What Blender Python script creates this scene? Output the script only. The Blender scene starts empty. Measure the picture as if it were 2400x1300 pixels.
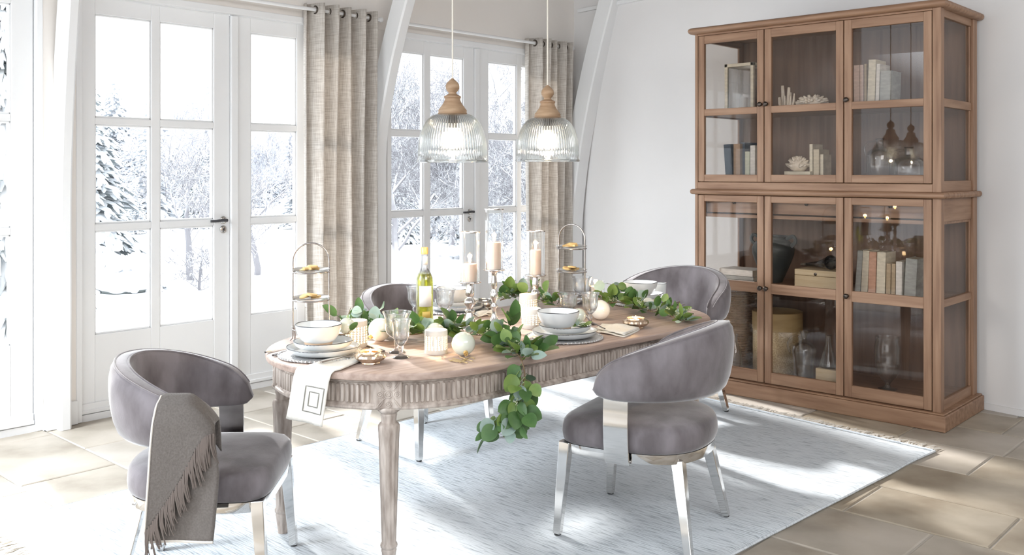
import bpy, math, random
from math import sin, cos, pi, radians as R, sqrt
from mathutils import Vector, Matrix, noise
S = bpy.context.scene
COL = S.collection

# ------------------------------------------------------------------ camera, sky, sun, exposure
CAM_H, F, CX, CY, YAW = 1.5, 2200.0, 1200.0, 400.0, R(42.7)
cd = bpy.data.cameras.new('camera'); cam = bpy.data.objects.new('camera', cd); COL.objects.link(cam)
cd.sensor_width = 36; cd.lens = 36 * F / 2400; cd.clip_start = .05; cd.clip_end = 400
cd.shift_y = -(650 - CY) / 2400
cam.location = (0, 0, CAM_H); cam.rotation_euler = (pi / 2, 0, YAW - pi / 2)
S.camera = cam
w = bpy.data.worlds.new('winter_sky'); S.world = w; w.use_nodes = True
bg = w.node_tree.nodes['Background']; bg.inputs[0].default_value = (.87, .935, 1, 1); bg.inputs[1].default_value = 1.55
def lamp(name, kind, energy, loc, rot=None, size=1, sizey=None, col=(1, 1, 1), aim=None):
    l = bpy.data.lights.new(name, kind); l.energy = energy; l.color = col
    if kind == 'AREA':
        l.size = size
        if sizey: l.shape = 'RECTANGLE'; l.size_y = sizey
    elif kind == 'SUN': l.angle = size
    else: l.shadow_soft_size = size
    o = bpy.data.objects.new(name, l); COL.objects.link(o); o.location = loc
    if aim: o.rotation_euler = (Vector(aim) - Vector(loc)).to_track_quat('-Z', 'Y').to_euler()
    return o
SUN = Vector((.20, .98, .525))
lamp('sun', 'SUN', 5.4, SUN * 30, size=R(4.5), col=(1, .975, .955), aim=(0, 0, 0))
lamp('room_fill', 'AREA', 75, (1.2, -1.9, 3.2), size=3.4, sizey=1.6, col=(.97, .98, 1), aim=(3.2, 5.6, 1.3))  # added fill lamp behind the camera, brightens the window wall
lamp('left_floor_fill', 'AREA', 44, (-1.9, 5.0, 2.3), size=1.6, sizey=1.8, col=(.86, .93, 1), aim=(2.1, 4.75, 0)).data.spread = R(58)  # added fill with no window behind it, brightens the left floor
S.view_settings.view_transform = 'Standard'; S.view_settings.look = 'None'
S.view_settings.gamma = 1; S.view_settings.exposure = .99; S.view_settings.use_curve_mapping = False
S.cycles.use_denoising = True; S.cycles.max_bounces = 12; S.cycles.transparent_max_bounces = 32
S.cycles.caustics_reflective = False; S.cycles.caustics_refractive = False; S.cycles.sample_clamp_indirect = 6

# measured picture position -> place on a horizontal plane / at a depth / on the cabinet's X plane
VX, VY, RX, RY = cos(YAW), sin(YAW), sin(YAW), -cos(YAW)
def dirn(u): k = (u - CX) / F; return VX + k * RX, VY + k * RY
def tp(u, v, z=.76):
    d = F * (CAM_H - z) / (v - CY); a, b = dirn(u); return Vector((a * d, b * d, z))
def td(u, v, d): a, b = dirn(u); return Vector((a * d, b * d, CAM_H - (v - CY) * d / F))
def cabY(u, X): a, b = dirn(u); return X / a * b

# ------------------------------------------------------------------ materials
M = {}
def nodes(name):
    m = bpy.data.materials.new(name); m.use_nodes = True; M[name] = m
    nt = m.node_tree; return m, nt, nt.nodes, nt.links, nt.nodes['Principled BSDF']
def pm(name, c1, c2=None, scale=6, stretch=(1, 1, 1), rough=.5, metal=0, bump=0, bscale=None, sheen=0, detail=5,
       spec=.5, trans=0, lo=.35, hi=.65, bstretch=None, c3=None, coat=0):
    m, nt, N, L, p = nodes(name)
    p.inputs['Base Color'].default_value = (*c1, 1); p.inputs['Roughness'].default_value = rough
    p.inputs['Metallic'].default_value = metal; p.inputs['Specular IOR Level'].default_value = spec
    if sheen: p.inputs['Sheen Weight'].default_value = sheen; p.inputs['Sheen Roughness'].default_value = .35
    if coat: p.inputs['Coat Weight'].default_value = coat
    tc = N.new('ShaderNodeTexCoord')
    def tex(sc, st, det=detail):
        mp = N.new('ShaderNodeMapping'); mp.inputs['Scale'].default_value = st; L.new(tc.outputs['Object'], mp.inputs[0])
        t = N.new('ShaderNodeTexNoise'); t.inputs['Scale'].default_value = sc; t.inputs['Detail'].default_value = det
        L.new(mp.outputs[0], t.inputs[0]); return t
    if c2:
        t = tex(scale, stretch); r = N.new('ShaderNodeValToRGB')
        r.color_ramp.elements[0].position = lo; r.color_ramp.elements[0].color = (*c1, 1)
        r.color_ramp.elements[1].position = hi; r.color_ramp.elements[1].color = (*c2, 1)
        if c3:
            e = r.color_ramp.elements.new((lo + hi) / 2); e.color = (*c3, 1)
        L.new(t.outputs[0], r.inputs[0]); L.new(r.outputs[0], p.inputs['Base Color'])
    if bump:
        t = tex(bscale or scale, bstretch or stretch); b = N.new('ShaderNodeBump'); b.inputs['Strength'].default_value = bump
        b.inputs['Distance'].default_value = .01
        L.new(t.outputs[0], b.inputs['Height']); L.new(b.outputs[0], p.inputs['Normal'])
    if trans:
        tb = N.new('ShaderNodeBsdfTranslucent'); mx = N.new('ShaderNodeMixShader'); mx.inputs[0].default_value = trans
        src = p.inputs['Base Color']
        if src.links: L.new(src.links[0].from_socket, tb.inputs[0])
        else: tb.inputs[0].default_value = (*c1, 1)
        L.new(p.outputs[0], mx.inputs[1]); L.new(tb.outputs[0], mx.inputs[2]); L.new(mx.outputs[0], N['Material Output'].inputs[0])
    return m
def glass(name, tint=(.97, .985, .985), ior=1.45, rough=.01, gl=(1, 1, 1), pw_=4.0, mul=.75, refr=0):
    m, nt, N, L, p = nodes(name); N.remove(p)
    t = N.new('ShaderNodeBsdfTransparent'); t.inputs[0].default_value = (*tint, 1)
    g = N.new('ShaderNodeBsdfGlossy'); g.inputs[0].default_value = (*gl, 1); g.inputs['Roughness'].default_value = rough
    lw = N.new('ShaderNodeLayerWeight'); lw.inputs[0].default_value = .5; pw = N.new('ShaderNodeMath'); pw.operation = 'POWER'; pw.inputs[1].default_value = pw_
    L.new(lw.outputs['Facing'], pw.inputs[0]); f = N.new('ShaderNodeMath'); f.operation = 'MULTIPLY_ADD'; r0 = ((ior - 1) / (ior + 1)) ** 2
    f.inputs[1].default_value = mul; f.inputs[2].default_value = r0; L.new(pw.outputs[0], f.inputs[0]); mx = N.new('ShaderNodeMixShader')
    if refr:
        rf = N.new('ShaderNodeBsdfRefraction'); rf.inputs[0].default_value = (*tint, 1); rf.inputs['Roughness'].default_value = 0; rf.inputs['IOR'].default_value = 1.45
        m2 = N.new('ShaderNodeMixShader'); m2.inputs[0].default_value = refr; L.new(t.outputs[0], m2.inputs[1]); L.new(rf.outputs[0], m2.inputs[2]); t = m2
    L.new(f.outputs[0], mx.inputs[0]); L.new(t.outputs[0], mx.inputs[1]); L.new(g.outputs[0], mx.inputs[2])
    L.new(mx.outputs[0], N['Material Output'].inputs[0]); return m
def emit(name, col, s):
    m, nt, N, L, p = nodes(name); p.inputs['Base Color'].default_value = (*col, 1)
    p.inputs['Emission Color'].default_value = (*col, 1); p.inputs['Emission Strength'].default_value = s; return m
def snowy(name, dark, snow=(.9, .92, .95), lo=.0, hi=.35, nscale=3.0, mix=.5):
    "bark or needles with snow lying on every face that looks up"
    m, nt, N, L, p = nodes(name); p.inputs['Roughness'].default_value = .9
    ge = N.new('ShaderNodeNewGeometry'); sx = N.new('ShaderNodeSeparateXYZ'); L.new(ge.outputs['Normal'], sx.inputs[0])
    tc = N.new('ShaderNodeTexCoord'); t = N.new('ShaderNodeTexNoise'); t.inputs['Scale'].default_value = nscale
    L.new(tc.outputs['Object'], t.inputs[0])
    ma = N.new('ShaderNodeMath'); ma.operation = 'MULTIPLY_ADD'; ma.inputs[1].default_value = mix; L.new(t.outputs[0], ma.inputs[0]); L.new(sx.outputs[2], ma.inputs[2])
    r = N.new('ShaderNodeValToRGB'); r.color_ramp.elements[0].position = max(0, lo + mix / 2); r.color_ramp.elements[0].color = (*dark, 1)
    r.color_ramp.elements[1].position = min(1, hi + mix / 2); r.color_ramp.elements[1].color = (*snow, 1)
    L.new(ma.outputs[0], r.inputs[0]); L.new(r.outputs[0], p.inputs['Base Color']); return m

pm('white_paint', (.81, .815, .82), (.845, .85, .85), scale=2, rough=.42)
pm('plaster', (.79, .775, .765), (.82, .805, .795), scale=1.2, rough=.9, bump=.08, bscale=30)
pm('plaster_beige', (.81, .765, .72), (.84, .80, .755), scale=1.0, rough=.9, bump=.1, bscale=25)
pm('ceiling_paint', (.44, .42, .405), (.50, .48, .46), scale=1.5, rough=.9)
pm('stone', (.29, .25, .20), (.48, .43, .37), scale=2.2, rough=.55, bump=.18, bscale=14, detail=9, c3=(.415, .37, .31))
pm('stone_warm', (.27, .22, .16), (.45, .395, .315), scale=2.6, rough=.5, bump=.18, bscale=14, detail=9)
pm('stone_pale', (.36, .32, .27), (.54, .50, .45), scale=2.0, rough=.55, bump=.18, bscale=14, detail=9)
pm('dark_wall', (.34, .30, .27), (.40, .36, .33), scale=1, rough=.9)  # dark brownish wall behind the camera, seen only in reflections
pm('grout', (.40, .365, .32), rough=.95)
for ax, st in (('z', (14, 14, 1.1)), ('y', (14, 1.1, 14)), ('x', (1.1, 14, 14))):
    pm('cabinet_wood_' + ax, (.215, .115, .066), (.375, .23, .145), scale=2.2, stretch=st, rough=.5, bump=.12, detail=8, lo=.3, hi=.7, c3=(.305, .178, .108))
pm('cabinet_back', (.17, .10, .068), (.25, .155, .105), scale=2, stretch=(14, 14, .8), rough=.6, detail=7)
pm('table_wood', (.33, .235, .19), (.53, .41, .35), scale=2.4, stretch=(1.2, 16, 16), rough=.5, bump=.15, detail=9, lo=.3, hi=.7)
pm('table_carved', (.28, .225, .19), (.58, .51, .455), scale=9, stretch=(5, 5, 1), rough=.6, bump=.2, detail=8, lo=.3, hi=.68)
pm('velvet', (.122, .107, .112), (.225, .205, .218), scale=4.5, stretch=(2, 2, 1), rough=.85, sheen=.9, bump=.06, bscale=90, lo=.36, hi=.64, spec=.2)
pm('chrome', (.70, .69, .675), rough=.07, metal=1)
pm('brushed_nickel', (.62, .60, .57), rough=.22, metal=1)
pm('dark_bronze', (.09, .075, .065), rough=.32, metal=.9)
pm('black_rubber', (.04, .04, .04), rough=.7)
pm('handle_black', (.05, .05, .055), rough=.3)
pm('wool_throw', (.125, .11, .10), (.155, .138, .127), scale=160, rough=.95, bump=.25, bscale=160, sheen=.3)
pm('wool_edge', (.70, .66, .60), rough=.9)
pm('fringe_taupe', (.17, .14, .125), rough=.95)
pm('fringe_cream', (.80, .77, .72), rough=.95)
m_rug = pm('rug_weave', (.31, .35, .39), (.70, .745, .785), scale=8, stretch=(15, 1.3, 1), rough=.97, bump=.5, bscale=8, detail=12, lo=.27, hi=.48)
for n_ in m_rug.node_tree.nodes:
    if n_.type == 'MAPPING': n_.inputs['Rotation'].default_value = (0, 0, R(7))
def linen():
    m, nt, N, L, p = nodes('linen'); p.inputs['Roughness'].default_value = .92
    tc = N.new('ShaderNodeTexCoord'); cols = []
    for st in ((95, 95, 5), (5, 5, 95)):
        mp = N.new('ShaderNodeMapping'); mp.inputs['Scale'].default_value = st; L.new(tc.outputs['Object'], mp.inputs[0])
        t = N.new('ShaderNodeTexNoise'); t.inputs['Scale'].default_value = 2; t.inputs['Detail'].default_value = 3; L.new(mp.outputs[0], t.inputs[0]); cols.append(t)
    ad = N.new('ShaderNodeMath'); ad.operation = 'ADD'; L.new(cols[0].outputs[0], ad.inputs[0]); L.new(cols[1].outputs[0], ad.inputs[1])
    ha = N.new('ShaderNodeMath'); ha.operation = 'MULTIPLY'; ha.inputs[1].default_value = .5; L.new(ad.outputs[0], ha.inputs[0])
    r = N.new('ShaderNodeValToRGB'); r.color_ramp.elements[0].position = .36; r.color_ramp.elements[0].color = (.53, .48, .425, 1)
    r.color_ramp.elements[1].position = .62; r.color_ramp.elements[1].color = (.82, .78, .73, 1); L.new(ha.outputs[0], r.inputs[0])
    L.new(r.outputs[0], p.inputs['Base Color'])
    tb = N.new('ShaderNodeBsdfTranslucent'); L.new(r.outputs[0], tb.inputs[0]); mx = N.new('ShaderNodeMixShader'); mx.inputs[0].default_value = .30
    L.new(p.outputs[0], mx.inputs[1]); L.new(tb.outputs[0], mx.inputs[2]); L.new(mx.outputs[0], N['Material Output'].inputs[0])
linen()
glass('pane_glass', (.985, .99, .99), ior=1.25)
glass('cabinet_glass', (.90, .885, .87), ior=1.32, mul=.30, pw_=4.5)
glass('clear_glass', (.98, .985, .988), ior=1.55, mul=.95, pw_=2.8, refr=.5)
glass('chimney_glass', (.965, .97, .97), ior=1.5, mul=.95, pw_=2.6)
glass('shade_glass', (.95, .96, .955), ior=1.5, rough=0.0, mul=.8, pw_=2.8, refr=.45)
glass('wine_glass', (.80, .80, .18), ior=1.5)
pm('pendant_wood', (.28, .17, .095), (.46, .32, .205), scale=6, stretch=(1, 1, 6), rough=.55, bump=.1)
pm('cord_fabric', (.72, .68, .60), rough=.9)
emit('bulb_glow', (1, .86, .64), 4.5)
emit('flame', (1, .62, .22), 22)
pm('candle_wax', (.84, .63, .50), (.88, .70, .58), scale=9, rough=.5, bump=.05)
M['candle_wax'].node_tree.nodes['Principled BSDF'].inputs['Subsurface Weight'].default_value = .35
M['candle_wax'].node_tree.nodes['Principled BSDF'].inputs['Subsurface Radius'].default_value = (.03, .015, .008)
pm('porcelain', (.70, .725, .73), (.78, .795, .795), scale=10, rough=.22, coat=.3)
pm('porcelain_inside', (.80, .81, .80), rough=.22)
pm('dark_rim', (.045, .05, .06), rough=.4)
pm('terracotta_foot', (.52, .36, .24), (.60, .43, .30), scale=30, rough=.85)
pm('silver_mat', (.50, .50, .50), (.74, .74, .74), scale=90, rough=.35, metal=.55, bump=.9, bscale=110)
pm('mercury_glass', (.62, .44, .30), (.86, .70, .54), scale=40, rough=.2, metal=.85, bump=.25, bscale=60)
pm('pewter', (.34, .31, .295), (.48, .45, .43), scale=15, rough=.25, metal=.95)
pm('antique_silver', (.62, .60, .58), (.78, .76, .74), scale=12, rough=.2, metal=.95)
pm('cutlery_metal', (.34, .31, .30), (.50, .47, .46), scale=20, rough=.22, metal=.95)
pm('lantern_ceramic', (.72, .685, .63), rough=.5)
pm('bauble_white', (.80, .82, .74), (.86, .865, .83), scale=5, rough=.16, coat=.6)
pm('bauble_green', (.60, .65, .52), (.72, .75, .66), scale=5, rough=.18, coat=.6)
pm('napkin_linen', (.80, .77, .70), (.85, .825, .76), scale=70, rough=.92, bump=.15, bscale=120)
pm('embroidery', (.24, .235, .21), rough=.9)
pm('leaf_deep', (.055, .125, .035), (.10, .20, .06), scale=14, rough=.45, trans=.22)
pm('leaf_olive', (.14, .24, .05), (.23, .33, .09), scale=14, rough=.45, trans=.25)
pm('leaf_grey', (.26, .36, .31), (.37, .47, .42), scale=14, rough=.55, trans=.2)
pm('leaf_pale', (.40, .52, .42), (.52, .62, .52), scale=14, rough=.5, trans=.2)
pm('twig', (.16, .10, .06), (.24, .17, .10), scale=20, rough=.8)
pm('seed_green', (.36, .43, .25), (.52, .57, .40), scale=30, rough=.5)
pm('twine_gold', (.42, .31, .15), rough=.6)
pm('cookie', (.62, .40, .16), (.78, .56, .26), scale=30, rough=.8, bump=.4, bscale=60)
pm('bottle_cap', (.72, .48, .18), rough=.35, metal=.4)
pm('paper_label', (.82, .81, .76), rough=.7)
pm('wine', (.62, .60, .12), rough=.1)
pm('label_gold', (.52, .38, .10), rough=.4)
for n, c in dict(cream=(.72, .66, .53), oat=(.62, .55, .42), white=(.76, .73, .68), navy=(.035, .055, .085), tan=(.36, .235, .145), rose=(.58, .34, .24), sage=(.50, .52, .40), worn=(.46, .36, .24), slate=(.42, .43, .41), blush=(.66, .50, .42)).items():
    pm('book_' + n, c, tuple(min(1, x * 1.25 + .01) for x in c), scale=18, stretch=(1, 1, 3), rough=.8)
pm('pages', (.66, .60, .48), (.76, .71, .60), scale=20, stretch=(60, 60, 1), rough=.9)
pm('coral', (.78, .68, .55), (.88, .80, .70), scale=30, rough=.8, bump=.3)
pm('urn_dark', (.035, .042, .042), (.07, .08, .075), scale=6, rough=.42)
pm('box_wood', (.60, .47, .29), (.72, .59, .40), scale=3, stretch=(8, 1, 12), rough=.55)
pm('horn', (.02, .015, .012), (.45, .36, .27), scale=5, rough=.18, lo=.52, hi=.75)
pm('bark_band', (.40, .27, .12), (.50, .36, .17), scale=4, stretch=(1, 1, 5), rough=.5)
pm('woven_gold', (.42, .29, .14), (.74, .58, .34), scale=150, rough=.6, bump=.4, bscale=150)
pm('wicker', (.30, .19, .10), (.44, .30, .18), scale=20, rough=.7)
pm('snow', (.90, .92, .95), (.94, .95, .97), scale=.5, rough=.9)
snowy('bark_snow', (.25, .245, .26), lo=.0, hi=.30)
snowy('bark_frost_haze', (.36, .36, .39), snow=(.93, .94, .97), lo=-.1, hi=.3)  # frosted bark, paled further to stand for distance haze
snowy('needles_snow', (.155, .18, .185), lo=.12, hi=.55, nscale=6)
snowy('needles_frost_haze', (.27, .29, .31), snow=(.80, .82, .86), lo=-.05, hi=.45, nscale=4)  # frosted needles, with distance haze also mixed into the pale colour
snowy('needles_haze', (.40, .41, .445), snow=(.66, .675, .71), lo=.0, hi=.6, nscale=2)  # distance haze put into the needle colour
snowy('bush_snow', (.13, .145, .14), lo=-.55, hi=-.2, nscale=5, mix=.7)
snowy('bark_haze', (.42, .42, .45), snow=(.88, .89, .92), lo=.0, hi=.5)  # distance haze put into the bark colour

# ------------------------------------------------------------------ mesh builder
class MB:
    def __init__(s): s.v, s.f, s.m, s.k = [], [], [], 0
    def add(s, vs, fs):
        b = len(s.v); s.v += [tuple(p) for p in vs]
        for f in fs: s.f.append([b + i for i in f]); s.m.append(s.k)
        return s
    def box(s, x0, x1, y0, y1, z0, z1, mat=None):
        c = s.k
        if mat is not None: s.k = mat
        s.add([(x, y, z) for z in (z0, z1) for y in (y0, y1) for x in (x0, x1)],
              [(0, 2, 3, 1), (4, 5, 7, 6), (0, 1, 5, 4), (2, 6, 7, 3), (0, 4, 6, 2), (1, 3, 7, 5)]); s.k = c; return s
    def bar(s, p, q, w0, h0, w1=None, h1=None, side=None):
        p, q = Vector(p), Vector(q); d = (q - p).normalized()
        a = Vector(side) if side else (d.cross(Vector((0, 0, 1))) if abs(d.z) < .95 else Vector((1, 0, 0)))
        a = (a - d * a.dot(d)).normalized(); b = d.cross(a); w1 = w0 if w1 is None else w1; h1 = h0 if h1 is None else h1
        vs = [c + a * (sx * ww / 2) + b * (sy * hh / 2) for c, ww, hh in ((p, w0, h0), (q, w1, h1)) for sx, sy in ((-1, -1), (1, -1), (1, 1), (-1, 1))]
        return s.add(vs, [(3, 2, 1, 0), (4, 5, 6, 7)] + [(i, (i + 1) % 4, 4 + (i + 1) % 4, 4 + i) for i in range(4)])
    def tube(s, path, r, n=8, caps=True, closed=False, flat=1.0):
        P = [Vector(p) for p in path]; K = len(P); rs = r if isinstance(r, (list, tuple)) else [r] * K
        vs, nrm = [], None
        for i in range(K):
            a = P[(i - 1) % K] if (i > 0 or closed) else P[i]; b = P[(i + 1) % K] if (i < K - 1 or closed) else P[i]
            t = (b - a).normalized() if (b - a).length > 1e-9 else Vector((0, 0, 1))
            if nrm is None:
                nrm = t.cross(Vector((0, 0, 1)) if abs(t.z) < .9 else Vector((1, 0, 0))).normalized()
            else:
                nrm = nrm - t * nrm.dot(t); nrm = nrm.normalized() if nrm.length > 1e-6 else t.orthogonal().normalized()
            bn = t.cross(nrm)
            vs += [P[i] + (nrm * cos(2 * pi * j / n) + bn * (sin(2 * pi * j / n) * flat)) * rs[i] for j in range(n)]
        fs = [(i * n + j, i * n + (j + 1) % n, (i + 1) * n + (j + 1) % n, (i + 1) * n + j) for i in range(K - 1) for j in range(n)]
        if closed: fs += [((K - 1) * n + j, (K - 1) * n + (j + 1) % n, (j + 1) % n, j) for j in range(n)]
        elif caps: fs += [tuple(range(n - 1, -1, -1)), tuple((K - 1) * n + j for j in range(n))]
        return s.add(vs, fs)
    def lathe(s, prof, n=32, c=(0, 0, 0), mod=None, cap=True, closed=False):
        vs = []
        for i, (r, z) in enumerate(prof):
            for j in range(n):
                a = 2 * pi * j / n; q = r * (mod(a, i, z) if mod else 1)
                vs.append((c[0] + q * cos(a), c[1] + q * sin(a), c[2] + z))
        K = len(prof)
        fs = [(i * n + j, i * n + (j + 1) % n, (i + 1) * n + (j + 1) % n, (i + 1) * n + j) for i in range(K - 1) for j in range(n)]
        if closed: fs += [((K - 1) * n + j, (K - 1) * n + (j + 1) % n, (j + 1) % n, j) for j in range(n)]
        elif cap: fs += [tuple(range(n - 1, -1, -1)), tuple((K - 1) * n + j for j in range(n))]
        return s.add(vs, fs)
    def loft(s, rings, cap=True):
        n = len(rings[0]); vs = [p for r in rings for p in r]
        fs = [(i * n + j, i * n + (j + 1) % n, (i + 1) * n + (j + 1) % n, (i + 1) * n + j) for i in range(len(rings) - 1) for j in range(n)]
        if cap: fs += [tuple(range(n - 1, -1, -1)), tuple((len(rings) - 1) * n + j for j in range(n))]
        return s.add(vs, fs)
    def grid(s, fn, nu, nv):
        vs = [fn(i / nu, j / nv) for i in range(nu + 1) for j in range(nv + 1)]
        return s.add(vs, [(i * (nv + 1) + j, (i + 1) * (nv + 1) + j, (i + 1) * (nv + 1) + j + 1, i * (nv + 1) + j + 1) for i in range(nu) for j in range(nv)])
    def ball(s, c, r, n=16, k=10, sc=(1, 1, 1), jit=0, seed=0):
        rr = random.Random(seed); vs = []
        for i in range(k + 1):
            t = pi * i / k
            for j in range(n):
                a = 2 * pi * j / n; q = 1 + (rr.uniform(-jit, jit) if jit else 0)
                vs.append((c[0] + r * sc[0] * q * max(sin(t), .001) * cos(a), c[1] + r * sc[1] * q * max(sin(t), .001) * sin(a), c[2] - r * sc[2] * q * cos(t)))
        return s.add(vs, [(i * n + j, i * n + (j + 1) % n, (i + 1) * n + (j + 1) % n, (i + 1) * n + j) for i in range(k) for j in range(n)])
    def mesh(s, name, mats, smooth=True, ang=40):
        me = bpy.data.meshes.new(name); me.from_pydata(s.v, [], s.f)
        for q in (mats if isinstance(mats, (list, tuple)) else [mats]): me.materials.append(M[q])
        if len(set(s.m)) > 1: me.polygons.foreach_set('material_index', s.m)
        if smooth:
            me.shade_smooth(); me.set_sharp_from_angle(angle=R(ang))
        me.validate(); me.update(); return me
    def build(s, name, mats, parent=None, bevel=0, smooth=True, ang=40, thick=0, sub=0):
        o = bpy.data.objects.new(name, s.mesh(name, mats, smooth, ang)); COL.objects.link(o)
        if parent: o.parent = parent
        if thick: q = o.modifiers.new('t', 'SOLIDIFY'); q.thickness = thick; q.offset = 0
        if bevel: q = o.modifiers.new('b', 'BEVEL'); q.width = bevel; q.segments = 2; q.limit_method = 'ANGLE'; q.angle_limit = R(40)
        if sub: q = o.modifiers.new('s', 'SUBSURF'); q.levels = sub; q.render_levels = sub
        return o
def thing(name, label, cat, loc=(0, 0, 0), rotz=0, group=None, sc=1):
    o = bpy.data.objects.new(name, None); COL.objects.link(o); o.empty_display_size = .1
    o.location = loc; o.rotation_euler = (0, 0, rotz); o.scale = (sc, sc, sc)
    o['label'] = label; o['category'] = cat
    if group: o['group'] = group
    return o
def tag(o, label, cat, group=None):
    o['label'] = label; o['category'] = cat
    if group: o['group'] = group
    return o
def struct(o): o['kind'] = 'structure'; return o
def stuff(o): o['kind'] = 'stuff'; return o
def dup(o, parent=None, loc=None, rotz=None, label=None, sc=None, group=None):
    c = o.copy(); COL.objects.link(c)
    if parent: c.parent = parent
    if loc is not None: c.location = loc
    if rotz is not None: c.rotation_euler = (0, 0, rotz)
    if sc is not None: c.scale = sc if isinstance(sc, tuple) else (sc, sc, sc)
    if label: c['label'] = label
    if group: c['group'] = group
    for ch in list(o.children): dup(ch, c)
    return c
def smoothpath(pts, k=6):
    P = [Vector(p) for p in pts]; P = [2 * P[0] - P[1]] + P + [2 * P[-1] - P[-2]]; out = []
    for i in range(1, len(P) - 2):
        for j in range(k):
            t = j / k; a, b, c, d = P[i - 1:i + 3]
            out.append(.5 * (2 * b + (c - a) * t + (2 * a - 5 * b + 4 * c - d) * t * t + (3 * b - a - 3 * c + d) * t ** 3))
    out.append(P[-2]); return out
# ------------------------------------------------------------------ the room
rnd = random.Random(4)
YW = 5.68                                     # face of the window wall
# floor: grout bed + limestone flags laid in courses that run towards the windows
fl = struct(MB().box(-2.5, 7.6, -2.5, 5.9, -.1, -.006).build('floor', 'grout', smooth=False))
flag_meshes = {}
edges = [7.3, 6.75, 6.27, 5.83, 5.38, 4.93, 4.478, 4.035, 3.556, 3.10, 2.62, 2.16, 1.70, 1.22, .76, .28, -.2, -.68, -1.2, -1.7, -2.3]
seeds = {4.478: [1.46, 2.2, .75], 4.035: [1.745, .95, 2.5], 3.556: [1.75, 2.4, .95]}
for i in range(len(edges) - 1):
    x1, x0 = edges[i], edges[i + 1]
    y = -2.4 + rnd.uniform(0, .4); ys = [y]
    while y < 5.66:
        y += rnd.choice((.46, .58, .70, .82)) + rnd.uniform(-.04, .04)
        ys.append(min(y, 5.69))
    for a, b in zip(ys, ys[1:]):
        if b - a < .12: continue
        g = .0045
        mb = MB(); lx, ly = x1 - x0 - 2 * g, b - a - 2 * g; h = .012; e = .006
        rings = [[(sx * (lx / 2 - q), sy * (ly / 2 - q), z) for sx, sy in ((-1, -1), (1, -1), (1, 1), (-1, 1))] for q, z in ((0, -h), (0, -e * .6), (e, 0))]
        o = mb.loft(rings).build('flagstone', rnd.choice(('stone', 'stone', 'stone_warm', 'stone_pale')), fl, ang=25)
        o.location = ((x0 + x1) / 2, (a + b) / 2, rnd.uniform(-.002, .0))
# window wall: piers between the bays, wall above the door heads, ends
wb = MB()
ZH = 2.59
wb.box(-2.5, .62, YW, 5.92, 0, ZH).box(2.15, 2.34, YW, 5.92, 0, ZH).box(4.53, 4.70, YW, 5.92, 0, ZH).box(6.90, 7.6, YW, 5.92, 0, ZH)
wb.box(-2.5, 7.6, YW - .005, 5.92, ZH, 4.2)
struct(wb.build('wall_back', 'plaster_beige', smooth=False))
def wallr(y): return 6.37 + (y - 1.83) * (7.03 - 6.37) / (5.68 - 1.83)
struct(MB().add([(wallr(y) + o, y, z) for y in (-2.5, 5.9) for o in (0, .25) for z in (-.02, 4.2)],
    [(0, 4, 5, 1), (2, 3, 7, 6), (0, 1, 3, 2), (4, 6, 7, 5), (1, 5, 7, 3), (0, 2, 6, 4)]).build('wall_right', 'plaster', smooth=False))
struct(MB().box(-2.5, 7.6, -2.7, 5.92, 3.75, 3.85).build('ceiling', 'ceiling_paint', smooth=False))
struct(MB().box(-2.5, 7.6, -2.7, -2.5, -.02, 3.75).build('wall_front', 'dark_wall', smooth=False))
# rafters under the ceiling, running from the window wall into the room
for i, x in enumerate((-.2, .95, 2.31, 3.45, 4.66, 5.8)):
    struct(MB().box(x - .07, x + .07, .9, YW - .01, 3.56, 3.76).build('trim_%d' % (20 + i), 'ceiling_paint', bevel=.008, smooth=False))
struct(MB().box(-2.4, 7.0, 3.3, 3.42, 3.44, 3.56).build('trim_26', 'ceiling_paint', bevel=.008, smooth=False))
# baseboards
bb = MB()
for a, b in ((-2.5, .62), (2.15, 2.34), (4.53, 4.70), (6.90, 7.02)): bb.box(a - .004, b + .004, YW - .022, YW, 0, .14)
struct(bb.build('baseboard_back', 'white_paint', bevel=.004, smooth=False))
struct(MB().bar((wallr(-2.4) - .006, -2.4, .02), (wallr(5.66) - .006, 5.66, .02), .012, .04, side=(1, 0, 0)).build('baseboard_right', 'plaster', smooth=False))
# curved cruck posts that lean into the room as they rise
def post(name, x0, x1, depth, lean, z0, zt=3.7, base=YW, power=2.0, flare=0):
    mb = MB(); rings = []; K = 28
    for i in range(K + 1):
        z = zt * i / K; q = lean * max(0, (z - z0) / (zt - z0)) ** power
        fx = flare * max(0, (z - z0) / (zt - z0)) ** power
        y1 = base - depth - q; y0 = min(base, y1 + .16)
        rings.append([(x0 - fx, y0, z), (x0 - fx, y1 + .012, z), (x0 - fx + .012, y1, z), (x1 - .012, y1, z), (x1, y1 + .012, z), (x1, y0, z)])
    return struct(mb.loft(rings).build(name, 'white_paint', ang=30))
post('trim_1', 2.21, 2.278, .10, .37, 1.3, power=1.6)
post('trim_2', 4.54, 4.635, .10, .82, 1.6, power=1.5)
post('trim_3', 6.82, 6.985, .15, .72, .9, power=1.6)
struct(MB().box(2.155, 2.25, YW - .05, YW, 0, .19).build('trim_4', 'white_paint', bevel=.005, smooth=False))     # plinth block beside the first post
struct(MB().box(4.70, 4.74, YW - .03, YW, 0, ZH).build('trim_5', 'white_paint', bevel=.004, smooth=False))
struct(MB().bar((wallr(4.4) - .015, 4.4, 3.02), (wallr(5.6) - .015, 5.6, 3.02), .03, .035, side=(1, 0, 0)).build('trim_6', 'white_paint', bevel=.004, smooth=False))
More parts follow.
